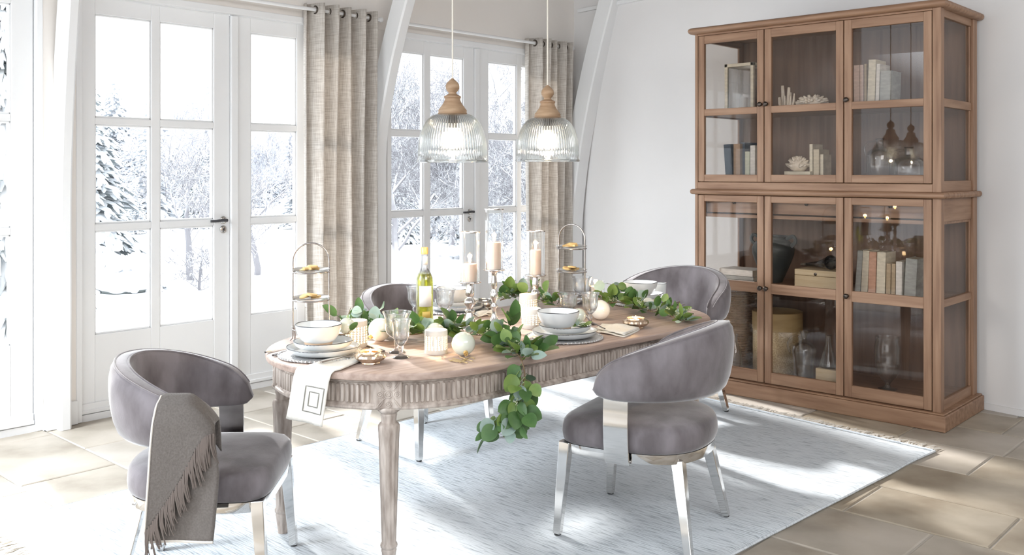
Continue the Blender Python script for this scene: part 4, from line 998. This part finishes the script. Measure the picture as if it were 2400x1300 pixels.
book('tan brown book beside the leaning navy book', 'tan', 1719, 1735, 337, 5.87, Z3, .15, 0, G)
book('tall dark navy book behind the short sage book', 'navy', 1736, 1746, 334, 5.90, Z3, .17, 0, G)
book('short sage green book in the upper left cabinet bay', 'sage', 1746, 1757, 355, 5.86, Z3, .13, 0, G)
book('white book at right end of upper left cabinet row', 'white', 1758, 1770, 341, 5.85, Z3, .15, 0, G)
flat('thick oat coloured book lying flat under a cream book and shell coral', 'oat', 1822, 1896, 5.80, Z3, .046, .16, G)
flat('thin cream book lying flat directly under the shell coral', 'cream', 1838, 1899, 5.81, Z3 + .047, .024, .14, G)
book('tall cream book standing right of the shell coral', 'cream', 1897, 1905, 338, 5.84, Z3, .15, 0, G)
book('medium oat book standing in the upper middle bay', 'oat', 1906, 1920, 350, 5.83, Z3, .15, 0, G)
book('small pale book with dark side at right of upper middle bay', 'cream', 1922, 1930, 362, 5.84, Z3, .12, 0, G)
for i, (u0, u1, v, c, l, q) in enumerate(((2001, 2015, 153, 'blush', 'pink worn book at left of the top right bay', 0), (2015, 2024, 152, 'blush', 'second pink worn book in the top right bay', 0), (2025, 2031, 150, 'worn', 'thin brown book between pink and cream books in top bay', 0),
        (2032, 2050, 140, 'cream', 'tallest cream book leaning in the top right bay', 2), (2051, 2060, 150, 'white', 'thin white book in the top right bay', 2), (2061, 2087, 166, 'slate', 'grey green book at right end of the top right bay row', 2))):
    book(l, c, u0, u1, v, 5.82, Z4, .16, q, G)
for u0, u1, v, c, l, q in ((2003, 2016, 587, 'slate', 'grey worn book at left end of the lower right row', 4), (2017, 2033, 587, 'cream', 'cream worn book second in the lower right row', 3), (2034, 2052, 590, 'rose', 'rose spined old book in the lower right row', 1.5), (2053, 2074, 591, 'cream', 'thick cream book beside the rose spined book', 1.5),
        (2076, 2087, 618, 'worn', 'short brown book in the lower right row', 1), (2088, 2098, 618, 'worn', 'short brown stained book beside the white lower right book', 1), (2099, 2114, 613, 'white', 'white book with ruled spine in the lower right row', .5), (2118, 2146, 606, 'slate', 'pale grey book leaning at right end of the lower row', 3)):
    book(l, c, u0, u1, v, 5.80, Z2, .16, q, G)
flat('white magazine lying lowest in stack behind the far right chair', 'white', 1690, 1768, 5.83, Z2, .018, .20, G)
flat('grey book in the middle of the stack behind the far right chair', 'slate', 1694, 1764, 5.83, Z2 + .0185, .026, .19, G, .03)
flat('thick white book on top of the stack behind the far right chair', 'white', 1686, 1766, 5.83, Z2 + .045, .044, .19, G, -.04)
# corals
def coral_fan(label, u, X, z):
    t = thing('coral', label, 'coral', (X, cabY(u, X), z)); m = MB(); rr = random.Random(3)
    for i in range(17):
        a = rr.uniform(0, 2 * pi); r_ = rr.uniform(.005, .05); h = rr.uniform(.06, .165) * (1.1 - r_ * 9); o = rr.uniform(.008, .03)
        m.tube([(r_ * cos(a) * .6, r_ * sin(a), 0), ((r_ + o * .5) * cos(a) * .6, (r_ + o * .5) * sin(a), h * .5), ((r_ + o * .6) * cos(a) * .6, (r_ + o * .7) * sin(a), h)], [.0105, .0085, .005], 7)
    m.ball((0, 0, .012), .055, 14, 8, (.7, 1, .35)); m.build('branches', 'coral', t, ang=70)
coral_fan('antler shaped cream coral in the top middle bay', 1842, 5.85, Z4)
def coral_lump(label, u, X, z, n, r_, seed, sc):
    t = thing('coral', label, 'coral', (X, cabY(u, X), z)); m = MB(); rr = random.Random(seed)
    m.ball((0, 0, r_ * sc[2] * .9), r_, 20, 12, sc, .06, seed)
    for i in range(n):
        a, b = rr.uniform(0, 2 * pi), rr.uniform(-.2, 1.4); d = Vector((cos(a) * cos(b) * sc[0], sin(a) * cos(b) * sc[1], sin(b) * sc[2]))
        c = Vector((0, 0, r_ * sc[2] * .9)) + d * r_; m.tube([c - d * .01, c + d * .012, c + d * .022 + Vector((0, 0, .003))], [.011, .009, .004], 6)
    m.build('lobes', 'coral', t, ang=70)
coral_lump('knobbly peach coral lump in the top middle bay', 1903, 5.85, Z4, 60, .06, 4, (.8, 1.35, .62))
coral_lump('white shell coral lying on two flat books', 1872, 5.88, Z3 + .0715, 46, .058, 9, (.8, 1.15, .75))
# white lantern in the top left bay
p = Vector((5.95, cabY(1750, 5.95), Z4)); t = thing('display_lantern', 'pale wooden framed glass lantern with candle in the top left bay', 'lantern', p)
m = MB()
for sx in (-1, 1):
    for sy in (-1, 1): m.box(sx * .10 - .011, sx * .10 + .011, sy * .10 - .011, sy * .10 + .011, 0, .33)
for z in (.0, .31):
    m.box(-.112, .112, -.112, -.088, z, z + .022).box(-.112, .112, .088, .112, z, z + .022).box(-.112, -.088, -.112, .112, z, z + .022).box(.088, .112, -.112, .112, z, z + .022)
m.box(-.11, .11, -.11, .11, 0, .012); m.build('frame', 'book_cream', t, bevel=.002, smooth=False)
for sx in (-1, 1):
    MB().box(sx * .1 - .001, sx * .1 + .001, -.09, .09, .02, .31).build('pane', 'clear_glass', t, smooth=False); MB().box(-.09, .09, sx * .1 - .001, sx * .1 + .001, .02, .31).build('pane', 'clear_glass', t, smooth=False)
o = tag(MB().lathe([(0, 0), (.026, 0), (.026, .085), (.022, .09), (0, .086)], 24).build('pillar_candle', 'candle_wax'), 'unlit white candle standing inside the display lantern', 'candle'); o.location = p + Vector((0, .02, .0125))
# glass bottles
def jug(name, label, u, X, z, prof, handle=None, mat='clear_glass', cat='glass'):
    t = thing(name, label, cat, (X, cabY(u, X), z))
    inn = [(max(0, r_ - .0035), zz + (.004 if i == 0 else 0)) for i, (r_, zz) in enumerate(prof)]
    MB().lathe(prof + inn[::-1], 40, cap=False).build('body', mat, t, ang=60)
    if handle: MB().tube(smoothpath([(0, y, zz) for y, zz in handle], 6), .006, 8).build('handle', mat, t)
    return t
jug('glass_jug', 'tall clear glass jug with handle in the upper right bay', 2062, 5.95, Z3, [(0, 0), (.075, 0), (.082, .006), (.082, .17), (.075, .195), (.045, .215), (.024, .228), (.022, .27), (.028, .278)], [(.03, .265), (.075, .255), (.098, .215), (.084, .165)], cat='jug')
jug('glass_jug', 'squat clear glass jug with handle in the upper right bay', 2130, 5.88, Z3, [(0, 0), (.088, 0), (.094, .006), (.094, .12), (.082, .145), (.05, .162), (.024, .174), (.021, .21), (.03, .22)], [(.03, .205), (.085, .195), (.108, .16), (.096, .11)], cat='jug')
# urn, wooden box, horn
p = Vector((6.03, cabY(1812, 6.03), Z2)); t = thing('stoneware_urn', 'black stoneware urn with two handles on the lower shelf', 'urn', p)
MB().lathe([(0, 0), (.062, 0), (.066, .006), (.088, .06), (.122, .14), (.142, .20), (.144, .235), (.13, .268), (.105, .288), (.092, .298), (.095, .312), (.105, .318), (.10, .322), (.082, .318), (.08, .29), (.12, .24), (0, .06)], 48, cap=False).build('body', 'urn_dark', t)
MB().tube(smoothpath([(0, .125, .245), (0, .165, .285), (0, .15, .322), (0, .10, .305)], 6), .013, 8).build('handle', 'urn_dark', t)
MB().tube(smoothpath([(0, -.125, .245), (0, -.165, .285), (0, -.15, .322), (0, -.10, .305)], 6), .013, 8).build('handle', 'urn_dark', t)
X = 5.80; ya, yb = cabY(1962, X), cabY(1862, X); t = thing('wooden_box', 'pale wooden keepsake box with small lock under the horn', 'box', (X + .1, (ya + yb) / 2, Z2)); h_ = (yb - ya) / 2
MB().box(-.1, .1, -h_, h_, 0, .088).build('body', 'box_wood', t, bevel=.003, smooth=False); MB().box(-.1, .1, -h_, h_, .0895, .128).build('lid', 'box_wood', t, bevel=.004, smooth=False)
MB().lathe([(0, 0), (.010, 0), (.010, .003), (.006, .004), (0, .004)], 16).build('lock', 'dark_bronze', t).matrix_local = Matrix.Translation((-.1, 0, .102)) @ Matrix.Rotation(-pi / 2, 4, 'Y')
t = thing('horn', 'polished black and cream animal horn resting on wooden box', 'horn', (X + .1, (ya + yb) / 2, Z2 + .129))
hp = smoothpath([(.03, .16, .018), (.02, .09, .024), (.005, .02, .032), (-.02, -.04, .046), (-.055, -.085, .052)], 8); n_ = len(hp)
hr = [.008 + (.047 - .008) * (i / (n_ - 1)) ** 1.5 for i in range(n_)]
MB().tube(hp, hr, 22, caps=False).tube(hp[3:], [q - .005 for q in hr[3:]], 22, caps=False).build('body', 'horn', t)
# bottom shelf
p = Vector((6.0, cabY(1822, 6.0), Z1)); t = thing('round_hatbox', 'large round woven golden box with plain upper band', 'box', p); r_ = .165
MB().lathe([(0, 0), (r_, 0), (r_, .28), (r_ - .002, .284)], 64, cap=False).build('woven_side', 'woven_gold', t)
MB().lathe([(r_ - .001, .282), (r_ + .004, .284), (r_ + .004, .405), (r_ - .003, .408), (r_ - .006, .404), (r_ - .008, .02), (0, .012)], 64, cap=False).build('band', 'bark_band', t)
X = 6.02; p = Vector((X, cabY(1716, X), Z1)); t = thing('wicker_basket', 'dark brown wicker hamper in the lower left bay', 'basket', p); m = MB()
for k in range(30):
    z = .01 + k * .0175; pts = []
    for j in range(64):
        a = 2 * pi * j / 64; c, s_ = cos(a), sin(a); q = (abs(c) ** 5 + abs(s_) ** 5) ** -.2; o_ = .004 * (1 if (j // 2 + k) % 2 else -1); pts.append(((.13 + o_) * c * q, (.15 + o_) * s_ * q, z))
    m.tube(pts, .0075, 5, closed=True)
stuff(m.build('woven_side', 'wicker', t)); m = MB()
for j in range(32):
    a = 2 * pi * j / 32; c, s_ = cos(a), sin(a); q = (abs(c) ** 5 + abs(s_) ** 5) ** -.2; m.tube([(.13 * c * q, .15 * s_ * q, 0), (.13 * c * q, .15 * s_ * q, .53)], .004, 5)
stuff(m.build('stake', 'wicker', t)); MB().box(-.135, .135, -.155, .155, .0, .006).box(-.14, .14, -.16, .16, .53, .55).build('lid', 'wicker', t, bevel=.004, smooth=False)
jug('glass_bottle', 'round clear glass bottle in front of the woven box', 1884, 5.80, Z1, [(0, 0), (.06, 0), (.066, .008), (.068, .12), (.078, .175), (.08, .205), (.07, .235), (.04, .255), (.02, .268), (.019, .30), (.03, .325)], [(.03, .285), (.075, .285), (.11, .24), (.105, .19), (.078, .165)], cat='bottle')
jug('glass_bottle', 'narrow clear glass carafe in the lower left bay', 1722, 5.78, Z1, [(0, 0), (.045, 0), (.05, .006), (.052, .10), (.042, .15), (.02, .19), (.018, .235), (.026, .25)], cat='bottle')
X = 5.73; ya, yb = cabY(1975, X), cabY(1911, X); h_ = (yb - ya) / 2
o = tag(MB().box(-.075, .075, -h_, h_, 0, .112).build('wooden_block_box', 'box_wood', bevel=.004, smooth=False), 'small pale wooden box carrying the conical flask', 'box'); o.location = (X + .075, (ya + yb) / 2, Z1)
jug('conical_flask', 'clear conical glass flask standing on small wooden box', 1942, X + .075, Z1 + .1125, [(0, 0), (.056, 0), (.06, .006), (.058, .014), (.018, .15), (.017, .20), (.023, .208)], cat='flask')
jug('glass_urn', 'clear footed glass urn in the lower right bay', 2080, 5.93, Z1, [(0, 0), (.055, 0), (.057, .006), (.02, .018), (.014, .035), (.03, .055), (.065, .10), (.078, .18), (.080, .27), (.07, .31), (.074, .33)], cat='urn')
# ------------------------------------------------------------------ the snowy garden
gz = -.12
def gnd(u, v):
    x = -25 + 115 * u; y = 5.95 + 95 * v ** 1.8
    return (x, y, gz + (.10 * noise.noise((x * .18, y * .18, 0)) if y > 7 else 0) + .25 * max(0, y - 30) / 30)
struct(MB().grid(gnd, 110, 70).build('snow_ground', 'snow', ang=80))
def conifer(h, r, tiers, per, seed, twigs=4, droop=.35):
    rr = random.Random(seed); m = MB()
    for i in range(tiers):
        k = i / tiers; z = h * (.06 + .92 * k); L = r * (1 - k) ** .8 + .03 * r
        for j in range(max(4, int(per * (1 - .5 * k)))):
            a = 2 * pi * (j + rr.random() * .7) / per * (per / max(4, int(per * (1 - .5 * k)))) + i * .8; l = L * rr.uniform(.75, 1.12); d = droop * rr.uniform(.6, 1.3)
            c, s_ = cos(a), sin(a)
            def q(t, o=0): return Vector((c * l * t - s_ * o, s_ * l * t + c * o, z + l * (.12 * t - d * t * t)))
            w_ = .10 * l + .016 * h
            m.tube([q(0), q(.35), q(.7), q(1)], [w_ * .5, w_ * .75, w_ * .6, w_ * .12], 5, flat=.45)
            for t_ in range(twigs):
                f = .3 + .6 * (t_ // 2 + .5) / (twigs / 2); sg = 1 if t_ % 2 else -1; b = q(f); e_ = q(min(1, f + .22), sg * l * .30 * (1.15 - f)); e_.z -= l * .10
                m.tube([b, (b + e_) / 2 + Vector((0, 0, .01 * l)), e_], [w_ * .4, w_ * .42, w_ * .08], 4, flat=.5)
    tr = MB().tube([(0, 0, -.1), (0, 0, h * .5), (0, 0, h)], [h * .022, h * .014, h * .004], 6)
    return m.mesh('conifer_needles', 'needles_snow', True, 60), tr.mesh('conifer_trunk', 'bark_snow')
def baretree(h, seed, depth=5, spread=.55, thick=.022, kids=(3, 4), up_=.25, min_r=.004):
    rr = random.Random(seed); m = MB(); tr = MB()
    def grow(p, d, L, r_, lv):
        n = 4; pts = [p]; dd = d.copy()
        for i in range(n):
            dd = (dd + Vector((rr.gauss(0, .13), rr.gauss(0, .13), rr.gauss(0, .08) + (up_ * .12 if lv < depth else 0)))).normalized(); pts.append(pts[-1] + dd * (L / n))
        r1 = r_ * (.62 if lv else .7); (tr if lv == depth else m).tube(pts, [r_ + (r1 - r_) * i / n for i in range(n + 1)], 6 if lv == depth else (5 if lv > depth - 2 else 3))
        if lv <= 0: return
        for k in range(rr.randint(*kids) + (2 if lv == depth else 0)):
            t = rr.uniform(.35 if lv < depth else .3, 1); i = min(int(t * n), n - 1); q = pts[i].lerp(pts[i + 1], t * n - i)
            ax = Vector((rr.gauss(0, 1), rr.gauss(0, 1), rr.gauss(0, 1))); ax = (ax - dd * ax.dot(dd)).normalized()
            nd = (dd * (1 - spread) + ax * spread * rr.uniform(.7, 1.3) + Vector((0, 0, up_ * .4))).normalized()
            grow(q, nd, L * rr.uniform(.5, .78), max(min_r, r1 * rr.uniform(.5, .75)), lv - 1)
        grow(pts[-1], dd, L * .7, max(min_r, r1), lv - 1)
    grow(Vector((0, 0, -.1)), Vector((rr.gauss(0, .05), rr.gauss(0, .05), 1)).normalized(), h * .42, h * thick, depth)
    k = h / max(v[2] for v in m.v)
    for q in (m, tr): q.v = [(x * k, y * k, z * k) for x, y, z in q.v]
    return m.mesh('branches', 'bark_snow', True, 80), tr.mesh('trunk', 'bark_snow')
def plant(name, label, meshes, names, pos, s=1, rot=0, mats=None, group=None, sz=None):
    t = thing(name, label, 'tree', pos, rot, group); t.scale = (s, s, sz or s)
    for me, nm, i in zip(meshes, names, range(9)):
        o = bpy.data.objects.new(nm, me); COL.objects.link(o); o.parent = t
        if mats: o.material_slots[0].link = 'OBJECT'; o.material_slots[0].material = M[mats[i]]
        if nm in ('branches', 'needles'): stuff(o)
    return t
def at(u, d): p = td(u, CY, d); p.z = gz + .25 * max(0, p.y - 30) / 30; return p
CN, BN = ('needles', 'trunk'), ('branches', 'trunk')
cA = conifer(1, .30, 26, 11, 1); cB = conifer(1, .24, 22, 10, 2, 4, .25); cC = conifer(1, .34, 18, 9, 3, 2, .3)
SNOWY, FROST_HAZE, HAZE = ('needles_snow', 'bark_snow'), ('needles_frost_haze', 'bark_frost_haze'), ('needles_haze', 'bark_haze')
plant('snowy_conifer', 'dark conifer laden with snow close outside the leftmost window', conifer(1, .30, 34, 13, 7, 6, .45), CN, at(-6, 9.5), 3.0, 1, SNOWY, sz=5.6)
plant('snowy_conifer', 'tall frosted conifer peaking in the upper left pane of the left door', cA, CN, at(268, 44), 5.9, .4, FROST_HAZE)
plant('snowy_conifer', 'snowy conifer branch edge at the left side of the left door', cA, CN, at(205, 17), 3.6, 2, SNOWY)
plant('snowy_conifer', 'frosted conifer behind the middle muntin of the left door', cB, CN, at(348, 30), 4.3, 1, FROST_HAZE, sz=4.0)
plant('snowy_conifer', 'small young conifer seen low in the left door', cB, CN, at(318, 24), 1.5, 3, FROST_HAZE)
plant('snowy_conifer', 'frosted conifer at the right side of the left door', cB, CN, at(490, 36), 5.1, 5, FROST_HAZE)
plant('bare_tree', 'snow covered bare tree in the second pane column of the left door', baretree(2.5, 12, 5, .62, .026), BN, at(447, 13.6), 1, 0)
plant('bare_tree', 'small crooked snowy tree stump with twigs beside the bare tree', baretree(.75, 5, 4, .6, .03), BN, at(466, 12.6), 1, 0)
plant('bare_tree', 'slender bare tree framed by the narrow pane of the second door', baretree(2.5, 33, 5, .45, .022), BN, at(602, 14.2), 1, 0)
plant('bare_tree', 'tall hazy bare tree rising behind the left door muntins', baretree(5.0, 8, 5, .40, .012, min_r=.010), BN, at(432, 33), 1, 0, ('bark_frost_haze', 'bark_frost_haze'))
plant('bare_tree', 'thin hazy bare tree behind the slender one', baretree(3.7, 14, 5, .40, .012, min_r=.010), BN, at(622, 30), 1, 0, ('bark_frost_haze', 'bark_frost_haze'))
big = [baretree(3.8, 41, 6, .55, .020, (3, 4), .30, .0045), baretree(4.1, 52, 6, .60, .018, (3, 4), .22, .0045), baretree(3.6, 63, 6, .60, .020, (3, 4), .25, .0045)]
for i, (u, d, k, s, l) in enumerate(((935, 14.5, 0, 1.05, 'wide snowy bare tree left of the left hanging lamp'), (1052, 17, 1, 1.0, 'snowy bare tree directly behind the left hanging lamp'), (1172, 15, 2, 1.1, 'snow laden bare tree seen between the two hanging lamps'), (1238, 19, 0, 1.15, 'snowy bare tree beside the right curtain'), (985, 22, 2, 1.25, 'snowy bare tree further back between lamp and post'))):
    plant('bare_tree', l, big[k], BN, at(u, d), s, i * 1.3)
for i, (u, d, h, l) in enumerate(((926, 21, 2.2, 'young snowy conifer low outside left of the wine bottle'), (958, 25, 3.0, 'frosted young conifer outside above the wine bottle'), (1022, 23, 2.4, 'frosted young conifer outside right of the wine bottle'), (1072, 21, 1.9, 'young snowy conifer outside behind the left candle cylinder'), (1152, 24, 2.7, 'frosted conifer outside behind the tallest candle cylinder'), (1206, 22, 2.2, 'snowy young conifer outside left of the right candle'), (470, 27, 2.4, 'frosted conifer low behind the bare tree in left door'), (690, 26, 2.1, 'frosted conifer outside beside the left curtain'))):
    plant('snowy_conifer', l, cB if i % 2 else cA, CN, at(u, d), h, i * 1.1, SNOWY if i % 3 == 0 else FROST_HAZE)
rr = random.Random(77)
far = [(u, 48 + rr.uniform(-8, 14)) for u in (8, 226, 250, 292, 318, 340, 372, 398, 425, 452, 470, 500, 588, 604, 630, 652, 680, 705, 915, 938, 962, 985, 1012, 1040, 1066, 1090, 1142, 1166, 1192, 1218, 1245)]
for i, (u, d) in enumerate(far):
    hh = (4.2 + rr.uniform(-1.0, 1.2)) * d / 50 * (1.0 if u < 560 or u > 900 else .8)
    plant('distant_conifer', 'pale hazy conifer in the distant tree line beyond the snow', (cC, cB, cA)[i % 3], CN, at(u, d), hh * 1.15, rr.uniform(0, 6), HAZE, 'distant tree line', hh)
# snow covered bushes
def bush(name, label, u, d, w_, h, seed, n=26):
    p = at(u, d); p.z -= .12; t = thing(name, label, 'bush', p); r0 = random.Random(seed); m = MB(); f = MB()
    for i in range(n):
        a = r0.uniform(0, 2 * pi); q = sqrt(r0.random()); x, y = w_ / 2 * q * cos(a), w_ / 2 * q * sin(a); z = h * (1 - q * q) * r0.uniform(.5, 1)
        m.ball((x, y, z), w_ * r0.uniform(.07, .13), 10, 7, (1, 1, .62), .14, i)
        for k in range(7):
            b = r0.uniform(0, 2 * pi); L = w_ * r0.uniform(.07, .13); f.tube([(x, y, z - .02), (x + L * .6 * cos(b), y + L * .6 * sin(b), z + .02), (x + L * cos(b), y + L * sin(b), z - L * .55)], [w_ * .022, w_ * .018, .003], 4, flat=.6)
    f.ball((0, 0, h * .32), w_ * .40, 16, 10, (1, 1, h / w_ * .8), .1, 1)
    stuff(m.build('snow_cap', 'snow', t, ang=80)); stuff(f.build('foliage', 'bush_snow', t, ang=80))
bush('snowy_bush', 'low dark bush buried under snow outside the left door', 300, 12.6, 1.15, .68, 3, 34)
bush('snowy_bush', 'snow mounded bush beside the left door edge', 238, 14.5, 1.2, .75, 8)
bush('snowy_bush', 'snowy bush outside below the left hanging lamp', 950, 13.5, 1.3, .42, 5)
bush('snowy_bush', 'snowy bush outside behind the silver candle holders', 1065, 15.5, 1.5, .45, 6)
bush('snowy_bush', 'distant snowy bush on the left edge beyond leftmost window', 8, 12.5, .8, .45, 9)
